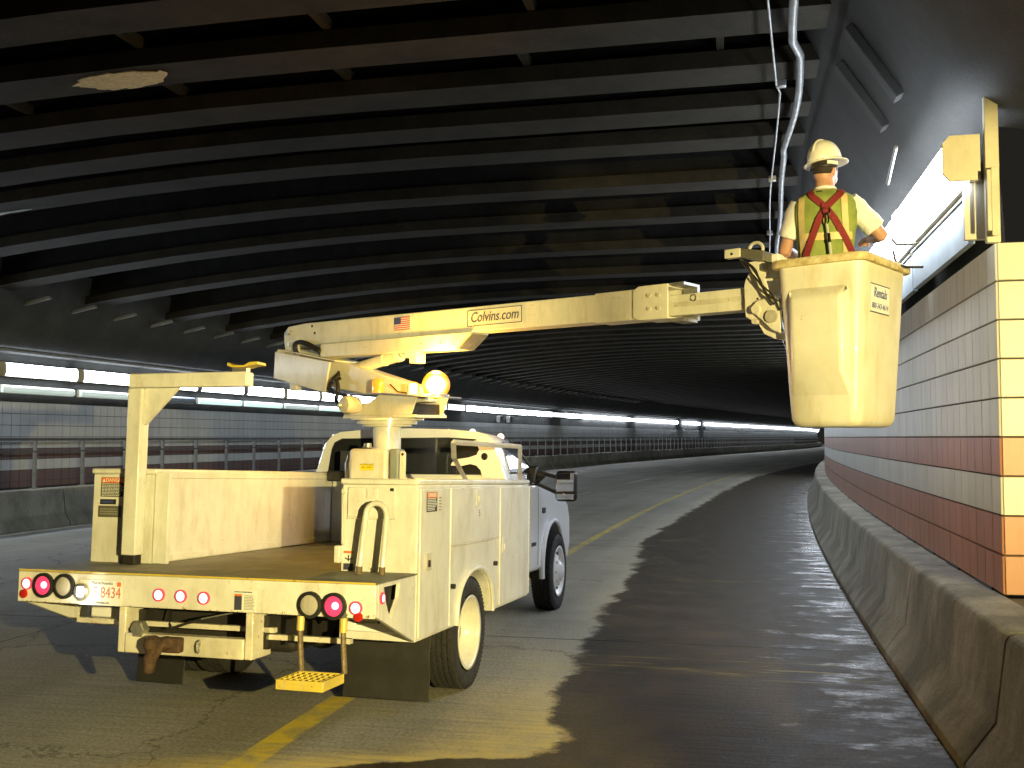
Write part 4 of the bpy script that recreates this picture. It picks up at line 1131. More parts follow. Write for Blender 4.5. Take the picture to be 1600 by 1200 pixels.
# front bulkhead
mb = MB(); mb.box(1.585, 1.62, -.68, .695, .938, 1.50); bh = mb.build('bulkhead', PB, TQ, bevel=.004)
for z in (1.10, 1.28, 1.44):
    mb = MB(); mb.box(1.577, 1.584, -.2, .69, z, z + .012); mb.build('rib', P, bh)

# --- boom rest: post, arm, gusset and cradle
br = empty('boom_rest', None, TQ)
mb = MB(); mb.box(-1.335, -1.235, .755, .865, 1.0, 2.135); mb.build('post', P, br, bevel=.008)
mb = MB(); mb.box(-1.325, -1.245, .765, .855, .9375, .999); mb.build('foot', M['darkmetal'], br, bevel=.004)
mb = MB(); mb.box(-1.335, -1.235, -.04, .865, 2.137, 2.235); mb.build('arm', P, br, bevel=.008)
mb = MB(); mb.prism([(.754, 2.135), (.50, 2.135), (.754, 1.88)], 'X', -1.30, -1.26); mb.build('gusset', P, br, bevel=.003)
mb = MB(); mb.box(-1.31, -1.26, -.025, .08, 2.237, 2.262); mb.build('cradle_pad', M['steel'], br)
mb = MB(); mb.prism([(.105, 2.295), (.105, 2.275), (.07, 2.263), (-.025, 2.263), (-.065, 2.275), (-.12, 2.280), (-.12, 2.300), (-.06, 2.297), (-.02, 2.277), (.06, 2.277), (.09, 2.295)], 'X', -1.34, -1.22); mb.build('cradle', M['step_yellow'], br, bevel=.003)

# --- cab
def arch_cut(cx, cz_, r_, a0=180, a1=0, n=18):
    return [(cx + r_ * math.cos(R(a0 + (a1 - a0) * k / n)), cz_ + r_ * math.sin(R(a0 + (a1 - a0) * k / n))) for k in range(n + 1)]
low = [(1.74, .60), (2.95, .60)] + [(3.02, .60)] + arch_cut(3.585, .60, .49)[0:] + [(4.36, .62), (4.50, .80), (4.48, 1.12), (4.36, 1.30), (3.9, 1.42), (3.1, 1.49), (2.92, 1.50), (1.74, 1.50)]
mb = MB(); mb.prism(low, 'Y', -.985, .985); cb = mb.build('cab_body', M['paint_cab'], TQ, bevel=.05, seg=4)
cb.modifiers['bevel'].angle_limit = R(50)
mb = MB()   # wheel well liner
mb.prism([(3.10, .62)] + arch_cut(3.585, .60, .475)[1:-1] + [(4.07, .62)], 'Y', -.90, .90); mb.build('wheel_well', M['black'], TQ)
for s_ in (-1, 1):
    mb = MB(); path = [(p[0], s_ * .990, p[1]) for p in arch_cut(3.585, .60, .50, 190, -8, 24)]; mb.tube(path, .030, 8); mb.build('fender_lip', M['paint_cab'], TQ, smooth=True)
hd = MB(); hr = []
for x, z, yy in ((2.98, 1.52, .80), (3.3, 1.535, .80), (3.9, 1.50, .76), (4.3, 1.40, .70), (4.45, 1.25, .66)):
    hr.append([(x, -yy, z - .10), (x, -yy, z - .03), (x, -yy * .6, z + .015), (x, 0, z + .02), (x, yy * .6, z + .015), (x, yy, z - .03), (x, yy, z - .10)])
hd.loft(hr); hd.build('hood', M['paint_cab'], TQ, smooth=True)
prof = [(-.985, 1.46), (-.955, 1.58), (-.885, 1.80), (-.855, 1.875), (-.795, 1.945), (-.70, 1.975), (-.45, 1.998), (0, 2.01)]
prof = prof + [(-p[0], p[1]) for p in prof[::-1][1:]]
rings = []
for x, top, sq in ((1.735, 1.0, .985), (1.75, 1.0, 1.0), (2.15, 1.0, 1.0), (2.42, .97, .995), (2.55, .90, .985), (2.80, .50, .96), (3.02, .08, .94)):
    rings.append([(x, p[0] * sq if p[1] < 1.6 else p[0] * sq * (1 + .06 * (1 - top)), 1.46 + (p[1] - 1.46) * top) for p in prof])
mb = MB(); mb.loft(rings); gh = mb.build('cab_roof', M['paint_cab'], TQ, smooth=True)
def side_y(z): return -(np.interp(z, [1.46, 1.58, 1.80, 1.875, 1.945], [.985, .955, .885, .855, .795]))
# rear window with its black frame
wp = [(.80, 1.585), (.765, 1.80), (.735, 1.868), (.66, 1.905), (-.40, 1.915), (-.66, 1.900), (-.745, 1.862), (-.775, 1.80), (-.80, 1.585)]
mb = MB(); mb.prism([(p[0] * 1.02, p[1] + (.008 if p[1] > 1.6 else -.01)) for p in wp], 'X', 1.722, 1.7335); wf = mb.build('rear_window', M['black'], TQ)
mb = MB(); mb.prism(wp, 'X', 1.715, 1.7215); mb.build('pane', M['glass'], wf)
# side windows
for s_ in (-1, 1):
    sp2 = [(1.93, 1.60), (2.86, 1.60), (2.47, 1.855), (2.40, 1.880), (2.02, 1.885), (1.94, 1.85)]
    mb = MB(); mb.loft([[(x, s_ * (-side_y(z) + .001), z) for x, z in sp2], [(x, s_ * (-side_y(z) + .008), z) for x, z in sp2]]); sw = mb.build('side_window', M['glass'], TQ)
    mb = MB(); q = [(x, s_ * (-side_y(z) + .010), z) for x, z in sp2]; mb.tube(q + [q[0]], .010, 6, caps=False); mb.build('window_trim', M['black'] if s_ > 0 else M['chrome'], sw)
    # door line, handle
    mb = MB(); mb.box(1.86, 1.868, s_ * .983 - .004, s_ * .983 + .004, .66, 1.46); mb.box(2.93, 2.938, s_ * .983 - .004, s_ * .983 + .004, .66, 1.46); mb.build('door_gap', M['black'], TQ)['kind'] = 'stuff'
    mb = MB(); mb.box(1.98, 2.16, s_ * .985 - .014, s_ * .985 + .014, 1.31, 1.35); mb.build('door_handle', M['black'], TQ, bevel=.008)
    mb = MB(); mb.box(3.10, 3.24, s_ * .986 - .006, s_ * .986 + .006, 1.185, 1.245); mb.build('fender_badge', M['darkmetal'], TQ, bevel=.004)
    mb = MB(); mb.box(2.66, 2.84, s_ * .986 - .006, s_ * .986 + .006, .865, .905); mb.build('side_marker', M['black'], TQ, bevel=.004)
# windshield
mb = MB(); mb.loft([[(2.60, -.74, 1.90), (2.60, .74, 1.90), (3.0, .84, 1.52), (3.0, -.84, 1.52)], [(2.62, -.74, 1.915), (2.62, .74, 1.915), (3.02, .84, 1.535), (3.02, -.84, 1.535)]]); mb.build('windshield', M['glass'], TQ)
# curved guard plate at the cab's rear right corner
gp = [(-.985, 1.54), (-.94, 1.66), (-.87, 1.81), (-.80, 1.878), (-.70, 1.895), (-.63, 1.885), (-.70, 1.86), (-.725, 1.81), (-.70, 1.76), (-.62, 1.735), (-.52, 1.72), (-.46, 1.69), (-.45, 1.66), (-.55, 1.655), (-.64, 1.675), (-.70, 1.66), (-.74, 1.62), (-.76, 1.55)]
mb = MB(); mb.prism(gp, 'X', 1.690, 1.708); gpo = mb.build('corner_guard', M['paint_cab'], TQ)
c_ = MB(); c_.cyl((1.6, -.775, 1.745), (1.8, -.775, 1.745), .034, 24); cut(gpo, c_)
# roof marker lamps
for y in (-.22, -.47, -.76):
    mb = MB(); mb.lathe([(.032, -.05), (.034, .0), (.022, .022), (.006, .028)], (2.28, y, 2.0 if y > -.6 else 1.955), 'Z', 16); mb.build('roof_marker', M['roof_marker'], TQ, smooth=True)
# lettering on the door
dl = text('door_lettering', '(', (1.93, -.9885, 1.12), *SD, .42, M['blueprint'], TQ)
lines((2.08, -.9875, 1.12), *SD, .22, .26, 4, M['greyprint'], TQ, 21, 'door_print')
# mirror
mr = empty('towing_mirror', None, TQ)
mb = MB(); mb.prism([(2.62, 1.50), (2.86, 1.50), (2.80, 1.68), (2.70, 1.66)], 'Y', -1.02, -.93); mb.build('mirror_base', M['black'], mr, bevel=.01)
mb = MB(); mb.tube([(2.75, -1.0, 1.62), (2.80, -1.22, 1.56)], .020, 8); mb.tube([(2.75, -1.0, 1.50), (2.80, -1.22, 1.40)], .018, 8); mb.tube([(2.75, -.99, 1.53), (2.75, -1.06, 1.57), (2.75, -.99, 1.60)], .05, 8); mb.build('mirror_arm', M['black'], mr, smooth=True)
mb = MB(); mb.box(2.74, 2.86, -1.42, -1.20, 1.32, 1.63); mb.build('mirror_shell', M['black'], mr, bevel=.045, seg=4)
mb = MB(); mb.box(2.728, 2.739, -1.40, -1.22, 1.42, 1.61); mb.build('mirror_glass', M['mirror'], mr, bevel=.01)
mb = MB(); mb.box(2.728, 2.739, -1.40, -1.22, 1.34, 1.40); mb.build('spotter_glass', M['mirror'], mr, bevel=.01)
mb = MB(); mb.box(2.86, 2.92, -.99 , -.95, 1.44, 1.60); mb.build('window_post', M['paint_cab'], TQ)
# ladder rack over the right compartment
rk = empty('side_rack', None, TQ)
for a_, b_, nm in (((-.28, -1.14, 1.805), (1.62, -1.14, 1.835), 'top_rail'), ((1.60, -1.14, 1.535), (1.60, -1.14, 1.835), 'upright'), ((-.28, -1.14, 1.80), (-.26, -1.14, 1.69), 'upright'), ((-.26, -1.14, 1.69), (.02, -1.14, 1.535), 'brace')):
    d_ = (Vector(b_) - Vector(a_)); mb = MB(); mb.tube([a_, b_], .020, 4); mb.build(nm, M['alu'] if nm != 'top_rail' else P, rk)

# --- hydraulic tank and grey case in front of the mast
mb = MB(); mb.box(.98, 1.16, -.100, .262, 1.30, 1.795); tk = mb.build('hydraulic_tank', P, TQ, bevel=.035, seg=4)
mb = MB(); mb.lathe([(.045, 0), (.048, .015), (.035, .02), (.035, .045), (.030, .05)], (1.07, .12, 1.795), 'Z', 18); mb.build('filler_cap', M['steel'], tk, smooth=True)
mb = MB(); mb.box(1.0, 1.06, .06, .18, 1.796, 1.80); mb.build('cap_patch', M['darkmetal'], tk)
lb = plate('oil_label', (.9785, .085, 1.63), *BK, .125, .055, M['yellowprint'], tk)
text('oil_text', 'HYDRAULIC\nOIL ONLY', (.9765, .085, 1.640), *BK, .024, M['blackprint'], lb)
mb = MB(); mb.box(1.0, 1.16, -.205, -.112, 1.30, 1.795); mb.build('grey_case', M['panel_board'], TQ, bevel=.02)
mb = MB(); mb.prism([(-.215, 1.5), (-.265, 1.5), (-.265, 1.755), (-.25, 1.775), (-.225, 1.775), (-.215, 1.755)], 'X', 1.0, 1.02); lg = mb.build('lifting_lug', P, TQ)
disc('lug_hole', .999, -.24, 1.745, .012, M['black'], lg, .003)
mb = MB(); mb.box(.95, 1.55, -.24, .24, .9375, 1.29); mb.build('mast_box', P, TQ, bevel=.01)
# things on the shelf behind the window
mb = MB(); mb.box(1.60, 1.63, .54, .63, 1.52, 1.79); mb.build('paper_sheet', M['paperish'] if 'paperish' in M else M['tape_grey'], TQ)
mb = MB(); mb.lathe([(.03, 0), (.04, .02), (.04, .16), (.02, .2), (.02, .24)], (1.45, .47, 1.51), 'Z', 12); mb.build('spray_bottle', M['steel'], TQ, smooth=True)
mb = MB(); mb.box(1.42, 1.55, .50, .68, 1.505, 1.60); mb.build('tool_bin', M['black'], TQ, bevel=.01)

# ------------------------------------------------------------------ lift (frame: u along the boom, m away from the camera side, z up)
tq0 = RM @ Vector((1.3, 0, 0)); AB = R(39.6)
du = Vector((math.cos(AB), -math.sin(AB), 0)); dm = Vector((math.sin(AB), math.cos(AB), 0))
BW = Matrix(((du.x, dm.x, 0, tq0.x), (du.y, dm.y, 0, tq0.y), (0, 0, 1, 0), (0, 0, 0, 1)))
BL = RI @ BW
def LB(): return MB(M=BL)
PY = M['paint_yellowed']
mb = LB(); mb.cyl((0, 0, .9), (0, 0, 1.945), .125, 32); mb.build('mast', P, TQ, smooth=True)
tt = empty('turret', None, TQ)
mb = LB(); mb.cyl((0, 0, 1.947), (0, 0, 1.965), .22, 36); mb.cyl((0, 0, 1.967), (0, 0, 2.00), .27, 36); mb.cyl((0, 0, 2.002), (0, 0, 2.018), .33, 36); mb.build('bearing', PY, tt, smooth=True)['kind'] = 'stuff'
mb = LB(); mb.box(-.37, .55, -.20, .20, 2.02, 2.045); mb.build('base_plate', PY, tt, bevel=.004)
for m0 in (-.20, .185):
    mb = LB(); mb.prism([(-.36, 2.046), (.50, 2.046), (.56, 2.17), (.58, 2.225), (.10, 2.225), (-.02, 2.16), (-.36, 2.15)], 'Y', m0, m0 + .015); mb.build('side_plate', PY, tt)
mb = LB(); mb.box(-.33, .48, -.18, .18, 2.05, 2.14); mb.build('gear_case', M['darkmetal'], tt)
# swing motor
mb = LB(); mb.lathe([(.02, -.14), (.07, -.13), (.085, -.05), (.075, .02), (.03, .05)], (-.17, -.24, 2.14), 'Y', 20); sm_ = mb.build('swing_motor', M['paint_hitch'], tt, smooth=True)
mb = LB(); mb.lathe([(.016, -.02), (.022, 0), (.012, .01)], (-.20, -.385, 2.13), 'Y', 10); mb.build('fitting', M['steel'], sm_)
# lower arm folded back to the elbow
aup = [(-1.30, 2.74), (-.50, 2.55), (.56, 2.265), (.56, 2.16), (.42, 2.15), (-.56, 2.30), (-1.30, 2.50)]
mb = LB(); mb.prism(aup, 'Y', -.085, .085); mb.build('lower_arm', PY, TQ, bevel=.008)
mb = LB(); mb.prism([(-1.36, 2.685), (-.545, 2.545), (-.615, 2.265), (-1.375, 2.425)], 'Y', -.215, -.195); mb.prism([(-1.36, 2.705), (-1.34, 2.705), (-1.34, 2.44), (-1.375, 2.43)], 'Y', -.19, .19); mb.prism([(-1.36, 2.685), (-.545, 2.545), (-.615, 2.265), (-1.375, 2.425)], 'Y', .195, .215)
eb_ = mb.build('elbow_cover', PY, TQ, bevel=.004); eb_['kind'] = 'stuff'
mb = LB(); mb.prism([(-1.34, 2.70), (-.50, 2.55), (-.50, 2.56), (-1.34, 2.71)], 'Y', -.19, .19); mb.build('cover_top', PY, TQ)
mb = LB(); mb.box(-1.16, -1.06, -.19, -.12, 2.30, 2.44); mb.build('cover_foot', PY, TQ, bevel=.01)
# main boom
bm_ = empty('main_boom', None, TQ)
bo = [(-1.33, 2.915), (-1.37, 2.86), (-1.37, 2.77), (-1.31, 2.70), (-1.16, 2.70), (-.80, 2.735), (2.78, 2.715), (2.78, 2.925), (-1.10, 2.955), (-1.22, 2.95)]
bo = [(-1.30, 2.935), (-1.37, 2.88), (-1.37, 2.80), (-1.31, 2.73), (-.80, 2.735), (2.76, 2.715), (2.76, 2.920), (-1.05, 2.950)]
mb = LB(); mb.prism(bo, 'Y', -.10, .10); mb.build('boom_tube', PY, bm_, bevel=.008)
mb = LB(); mb.prism([(-.79, 2.733), (1.11, 2.723), (.93, 2.592), (-.79, 2.605)], 'Y', -.125, .125); bt = mb.build('boom_trough', PY, bm_, bevel=.006)
mb = LB(); mb.prism([(.935, 2.594), (1.105, 2.716), (1.118, 2.708), (.955, 2.590)], 'Y', -.10, .10); mb.build('trough_end', M['steel'], bm_)
mb = LB(); mb.prism([(-1.34, 2.80), (-1.12, 2.80), (-1.12, 2.62), (-1.20, 2.55), (-1.30, 2.60)], 'Y', -.12, -.105); mb.prism([(-1.34, 2.80), (-1.12, 2.80), (-1.12, 2.62), (-1.20, 2.55), (-1.30, 2.60)], 'Y', .105, .12); mb.build('knuckle_plate', PY, bm_)['kind'] = 'stuff'
for u_, z_ in ((-1.27, 2.87), (-1.26, 2.76), (-1.27, 2.64)):
    mb = LB(); mb.cyl((u_, -.135, z_), (u_, .135, z_), .022, 14); mb.build('pivot_pin', M['steel'], bm_)
for u_, z_ in ((-.94, 2.915), (-.90, 2.845)):
    mb = LB(); mb.cyl((u_, -.1045, z_), (u_, -.09, z_), .013, 12); mb.build('bolt_hole', M['black'], bm_)
for u_, z_ in ((.55, 2.655), (.78, 2.65)):
    mb = LB(); mb.cyl((u_, -.130, z_), (u_, -.12, z_), .008, 10); mb.build('bolt_hole', M['black'], bm_)
mb = LB(); mb.box(2.36, 2.775, -.106, .106, 2.708, 2.930); mb.build('wear_sleeve', PY, bm_, bevel=.004)
mb = LB(); mb.prism([(2.75, 2.70), (3.0, 2.695), (3.0, 2.945), (2.76, 2.945), (2.71, 2.92), (2.71, 2.72)], 'Y', -.125, -.107); mb.prism([(2.76, 2.70), (3.0, 2.695), (3.0, 2.945), (2.76, 2.945)], 'Y', .107, .125); mb.box(2.78, 3.0, -.105, .105, 2.925, 2.943); mb.box(2.78, 3.0, -.105, .105, 2.697, 2.712)
co = mb.build('boom_collar', PY, bm_, bevel=.003); co['kind'] = 'stuff'
for u_ in (2.85, 2.93):
    for z_ in (2.87, 2.775):
        mb = LB(); mb.cyl((u_, -.137, z_), (u_, -.126, z_), .016, 6); mb.build('collar_bolt', M['paint_hitch'], bm_)
mb = LB(); mb.box(3.001, 3.12, .09, .125, 2.69, 2.95); mb.box(3.001, 3.12, -.10, .09, 2.931, 2.95); mb.box(3.001, 3.12, -.10, .09, 2.672, 2.695); mb.build('collar_tail', M['alu'], bm_)['kind'] = 'stuff'
mb = LB(); mb.box(2.6, 3.66, -.075, .075, 2.715, 2.865); io_ = mb.build('inner_boom', PY, bm_, bevel=.006)
mb = LB(); mb.box(3.02, 3.62, -.079, -.0755, 2.775, 2.81); mb.build('slide_strip', M['paint_hitch'], io_)
mb = LB(); mb.tube([(3.19 + .022 * math.cos(a), -.084, 2.83 + .022 * math.sin(a)) for a in np.linspace(0, 2 * math.pi, 16)], .005, 6, caps=False); mb.build('lifting_eye', M['steel'], io_)
# lettering and flag on the boom: read from the camera side
TXT = ((1, 0, 0), (0, 0, 1))
def bplate(name, u, z, w_, h_, mat, par, m_=-.1012, th=.001):
    mb = LB(); mb.box(u - w_ / 2, u + w_ / 2, m_ - th, m_, z - h_ / 2, z + h_ / 2); return mb.build(name, mat, par)
lt = bplate('company_sign', 1.355, 2.836, .585, .135, M['paint_yellowed'], bm_)
mb = LB()
for (a0, a1, b0, b1) in ((1.0625, 1.6475, 2.898, 2.9035), (1.0625, 1.6475, 2.7685, 2.774), (1.0625, 1.068, 2.774, 2.898), (1.642, 1.6475, 2.774, 2.898)): mb.box(a0, a1, -.1036, -.1023, b0, b1)
mb.build('sign_border', M['letter'], lt)['kind'] = 'stuff'
text('sign_text', 'Colvins.com', (1.355, -.1035, 2.838), *TXT, .118, M['letter'], lt, shear=.22, sx=.88, M0=BL)
fl = bplate('flag_decal', .29, 2.852, .20, .115, M['whiteprint'], bm_)
for k in range(7):
    z_ = 2.852 + .115 / 2 - .115 / 13 * (2 * k + .5); u0 = .19 + (.085 if k < 4 else 0)
    mb = LB(); mb.box(u0, .39, -.1036, -.1025, z_ - .0044, z_ + .0044); mb.build('stripe', M['flagred'], fl)
mb = LB(); mb.box(.19, .274, -.1040, -.1025, 2.852 - .0045, 2.9095); mb.build('canton', M['flagblue'], fl)
# lift cylinder
mb = LB(); mb.cyl((-.50, 0, 2.475), (.16, 0, 2.585), .052, 24); cy = mb.build('lift_cylinder', M['paint_yellowed'], TQ, smooth=True)
mb = LB(); mb.cyl((.13, 0, 2.580), (.17, 0, 2.587), .060, 24); mb.cyl((-.05, 0, 2.55), (-.02, 0, 2.555), .056, 24); mb.build('gland', PY, cy, smooth=True)['kind'] = 'stuff'
mb = LB(); mb.cyl((.16, 0, 2.585), (.30, 0, 2.608), .020, 16); mb.build('piston_rod', M['chrome'], cy, smooth=True)
mb = LB(); mb.prism([(.215, 2.64), (.36, 2.64), (.37, 2.545), (.24, 2.555), (.215, 2.58)], 'Y', -.06, -.045); mb.prism([(.215, 2.64), (.40, 2.64), (.40, 2.52), (.24, 2.545)], 'Y', .045, .06); mb.box(.34, .42, -.06, .06, 2.50, 2.605); mb.build('rod_bracket', PY, TQ, bevel=.003)['kind'] = 'stuff'
mb = LB(); mb.cyl((.285, -.075, 2.60), (.285, .075, 2.60), .022, 14); mb.build('bracket_pin', M['steel'], TQ)
# hoses
def hose(pts, r_=.016):
    P0 = [Vector(p) for p in pts]; out = []
    for i in range(len(P0) - 1):
        a = P0[max(i - 1, 0)]; b_ = P0[i]; c_ = P0[i + 1]; d_ = P0[min(i + 2, len(P0) - 1)]
        for k in range(6):
            t_ = k / 6; out.append(0.5 * ((2 * b_) + (c_ - a) * t_ + (2 * a - 5 * b_ + 4 * c_ - d_) * t_ ** 2 + (3 * b_ - a - 3 * c_ + d_) * t_ ** 3))
    out.append(P0[-1]); mb = LB(); mb.tube(out, r_, 8); return mb.build('hydraulic_hose', M['hose'], TQ, smooth=True)
hose([(-.78, -.135, 2.66), (-.92, -.15, 2.72), (-1.06, -.15, 2.765), (-1.15, -.14, 2.74), (-1.14, -.13, 2.66)], .022)
hose([(-.80, -.135, 2.69), (-.95, -.16, 2.755), (-1.08, -.16, 2.77), (-1.12, -.15, 2.72), (-1.10, -.14, 2.66)], .014)
hose([(-.52, -.12, 2.44), (-.56, -.16, 2.38), (-.46, -.20, 2.36), (-.42, -.22, 2.28), (-.42, -.24, 2.18), (-.30, -.28, 2.13)], .020)
hose([(-.50, -.12, 2.40), (-.60, -.17, 2.34), (-.50, -.2, 2.27), (-.36, -.24, 2.24), (-.20, -.25, 2.20)], .016)
hose([(-.55, -.10, 2.46), (-.50, -.15, 2.42), (-.55, -.18, 2.35), (-.60, -.19, 2.30), (-.50, -.2, 2.25)], .012)

# beacons on a bar over the turret
bb = empty('beacon_bar', None, TQ)
mb = LB(); mb.prism([(-.22, 2.242), (.26, 2.236), (.96, 2.185), (.96, 2.175), (.26, 2.226), (-.22, 2.234)], 'Y', -.30, -.06); mb.build('bar_plate', M['alu'], bb)
def dome(u, z, r_, h_, mat, n='beacon'):
    mb = LB(); mb.lathe([(r_ * 1.05, 0), (r_ * 1.05, .012), (r_, .014), (r_, h_ * .7), (r_ * .9, h_ * .88), (r_ * .55, h_), (.002, h_ + .004)], (u, -.2, z), 'Z', 28); return mb.build(n, mat, bb, smooth=True)
dome(.095, 2.245, .055, .125, M['beacon2']); dome(.53, 2.222, .052, .10, M['beacon']); dome(.80, 2.19, .10, .03, M['steel'], 'beacon_base')
mb = LB(); mb.lathe([(.118 * math.cos(a), .118 * math.sin(a)) for a in np.linspace(-1.45, 1.5, 18)], (.80, -.2, 2.29), 'Z', 32); mb.build('beacon', M['beacon'], bb, smooth=True)
mb = LB(); mb.tube([(.16, -.12, 2.32), (.24, -.10, 2.25), (.36, -.10, 2.235), (.47, -.1, 2.25), (.52, -.12, 2.30)], .008, 6); mb.build('reflector_strip', M['chrome'], bb)
bl_ = light('beacon_light', 'POINT', BW @ Vector((.80, -.20, 2.46)), BEACON_W, (1.0, .54, .07), shadow_soft_size=.08)
ex = light('beacon_front_light', 'POINT', BW @ Vector((.80, -.36, 2.27)), BEACON_W * .45, (1.0, .54, .07), shadow_soft_size=.05)
pl_ = light('plate_light', 'POINT', RM @ Vector((-1.94, .72, .80)), 1.1, (1.0, .96, .9), shadow_soft_size=.02)
pl2 = light('tail_light_glow', 'POINT', RM @ Vector((-1.93, .85, .74)), .0, (1.0, .3, .4), shadow_soft_size=.05)
bpy.data.objects.remove(pl2, do_unlink=True)

# boom tip, leveling plates and controls
bt_ = empty('boom_tip', None, TQ)
def tip(name, poly, m0, m1, mat=None, bv=.004):
    mb = LB(); mb.prism(poly, 'Y', m0, m1); return mb.build(name, mat or PY, bt_, bevel=bv)
tip('tip_plate', [(3.59, 2.865), (3.60, 2.91), (3.635, 2.965), (3.69, 2.975), (3.735, 2.93), (3.765, 2.83), (3.765, 2.74), (3.74, 2.66), (3.70, 2.635), (3.64, 2.635), (3.60, 2.66), (3.595, 2.72)], -.115, -.095)
tip('tip_plate', [(3.59, 2.865), (3.60, 2.91), (3.635, 2.965), (3.69, 2.975), (3.735, 2.93), (3.765, 2.83), (3.765, 2.74), (3.74, 2.66), (3.70, 2.635), (3.64, 2.635), (3.60, 2.66), (3.595, 2.72)], .095, .115)
tip('link_plate', [(3.665, 2.725), (3.69, 2.755), (3.77, 2.775), (3.80, 2.80), (3.835, 2.76), (3.865, 2.76), (3.865, 2.53), (3.80, 2.56), (3.70, 2.655), (3.66, 2.69)], -.145, -.125)
tip('cam_plate', [(3.68, 2.64), (3.78, 2.56), (3.865, 2.53), (3.865, 2.495), (3.80, 2.50), (3.72, 2.54), (3.685, 2.60)], -.09, .09)
for u_, z_, r_, mt in ((3.695, 2.70, .030, PY), (3.805, 2.645, .042, M['grey_plastic']), (3.685, 2.62, .018, M['paint_hitch'])):
    mb = LB(); mb.cyl((u_, -.165, z_), (u_, -.12, z_), r_, 24); mb.build('pin', mt, bt_, smooth=True)
mb = LB(); mb.cyl((3.69, -.118, 2.775), (3.69, -.11, 2.775), .008, 10); mb.build('grease_hole', M['black'], bt_)
mb = LB(); mb.box(3.47, 3.585, -.16, -.10, 3.065, 3.125); c1 = mb.build('control_box', PY, bt_, bevel=.004)
mb = LB(); mb.cyl((3.525, -.163, 3.09), (3.525, -.158, 3.09), .009, 12); mb.build('box_hole', M['black'], c1)
mb = LB(); mb.prism([(3.586, 3.125), (3.75, 3.09), (3.75, 3.02), (3.586, 3.06)], 'Y', -.15, .02); mb.build('control_arm', M['greylabel'], bt_, bevel=.004)
mb = LB(); mb.box(3.63, 3.80, -.02, .16, 2.80, 3.085); mb.build('leveling_case', M['tshirt'], bt_, bevel=.012)
mb = LB(); mb.prism([(3.60, 3.03), (3.72, 3.04), (3.72, 2.93), (3.66, 2.93)], 'Y', -.09, -.03); mb.build('stay', PY, bt_)
mb = LB(); mb.tube([(3.62 + .05 + .05 * math.cos(a), -.09, 3.115 + .045 * math.sin(a)) for a in np.linspace(-.3, math.pi + .3, 14)], .011, 8); mb.build('control_handle', PY, bt_, smooth=True)
mb = LB(); mb.tube([(3.72, -.1, 2.90), (3.86, -.1, 2.895)], .009, 6); mb.build('stay_rod', PY, bt_)
hose([(3.60, -.17, 3.05), (3.67, -.18, 2.99), (3.73, -.17, 2.90), (3.77, -.17, 2.80), (3.83, -.17, 2.72)], .008)
hose([(3.60, -.16, 3.04), (3.70, -.18, 2.97), (3.75, -.18, 2.86), (3.82, -.16, 2.78), (3.86, -.15, 2.68)], .007)
hose([(3.58, -.15, 3.05), (3.63, -.19, 3.0), (3.70, -.19, 2.92), (3.77, -.18, 2.82), (3.80, -.17, 2.78), (3.86, -.14, 2.74)], .006)

# bucket
def rrect(u0, u1, m0, m1, z, r_, n=6):
    out = []
    for (cu, cm, a0) in ((u1 - r_, m1 - r_, 0), (u0 + r_, m1 - r_, 90), (u0 + r_, m0 + r_, 180), (u1 - r_, m0 + r_, 270)):
        for k in range(n + 1):
            a = R(a0 + 90 * k / n); out.append((cu + r_ * math.cos(a), cm + r_ * math.sin(a), z))
    return out
BZ0, BZ1 = 1.915, 2.955
bk = empty('bucket', None, TQ)
def lev(f, ins=0.0):   # f 0 bottom .. 1 top
    return (3.925 - .060 * f + ins, 4.385 + .050 * f - ins, -.175 - .035 * f + ins, .50 + .09 * f - ins)
rings = []
rings.append(rrect(*lev(0, .05), BZ0, .05)); rings.append(rrect(*lev(0, .018), BZ0 + .012, .06)); rings.append(rrect(*lev(.02, 0), BZ0 + .045, .07))
for f in (.1, .3, .5, .7, .9, 1.0): rings.append(rrect(*lev(f), BZ0 + (BZ1 - BZ0) * f, .07))
for f in (1.0, .5, .08): rings.append(rrect(*lev(f, .012), BZ0 + (BZ1 - BZ0) * f, .06))
mb = LB(); mb.loft(rings); mb.build('bucket_shell', M['fibre'], bk, smooth=True)
u0, u1, m0, m1 = lev(1.0)
ro_, ri_ = [], []
mb = LB()
def rr_(d, z, r_): return rrect(u0 - d, u1 + d, m0 - d, m1 + d, z, r_)
A_ = [rr_(.002, 2.945, .07), rr_(.034, 2.945, .09), rr_(.040, 2.955, .09), rr_(.040, 2.985, .09), rr_(.034, 2.995, .09), rr_(-.010, 2.995, .06), rr_(-.012, 2.945, .06), rr_(.002, 2.945, .07)]
mb.loft(A_, cap=False); mb.build('rim', M['rim'], bk, smooth=True)
# moulded step pocket on the camera-side face
pk_ = []
def pface(u_a, u_b, z_a, z_b, out):
    f0, f1 = (z_a - BZ0) / (BZ1 - BZ0), (z_b - BZ0) / (BZ1 - BZ0)
    ma, mb_ = lev(f0)[2] - out, lev(f1)[2] - out
    return [(u_a, ma, z_a), (u_b, ma, z_a), (u_b, mb_, z_b), (u_a, mb_, z_b)]
mb = LB(); mb.loft([pface(3.945, 4.350, 2.10, 2.81, -.01), pface(3.955, 4.340, 2.13, 2.795, .008), pface(3.985, 4.305, 2.27, 2.73, .055)]); mb.build('step_pocket', M['fibre'], bk, bevel=.02, seg=4)
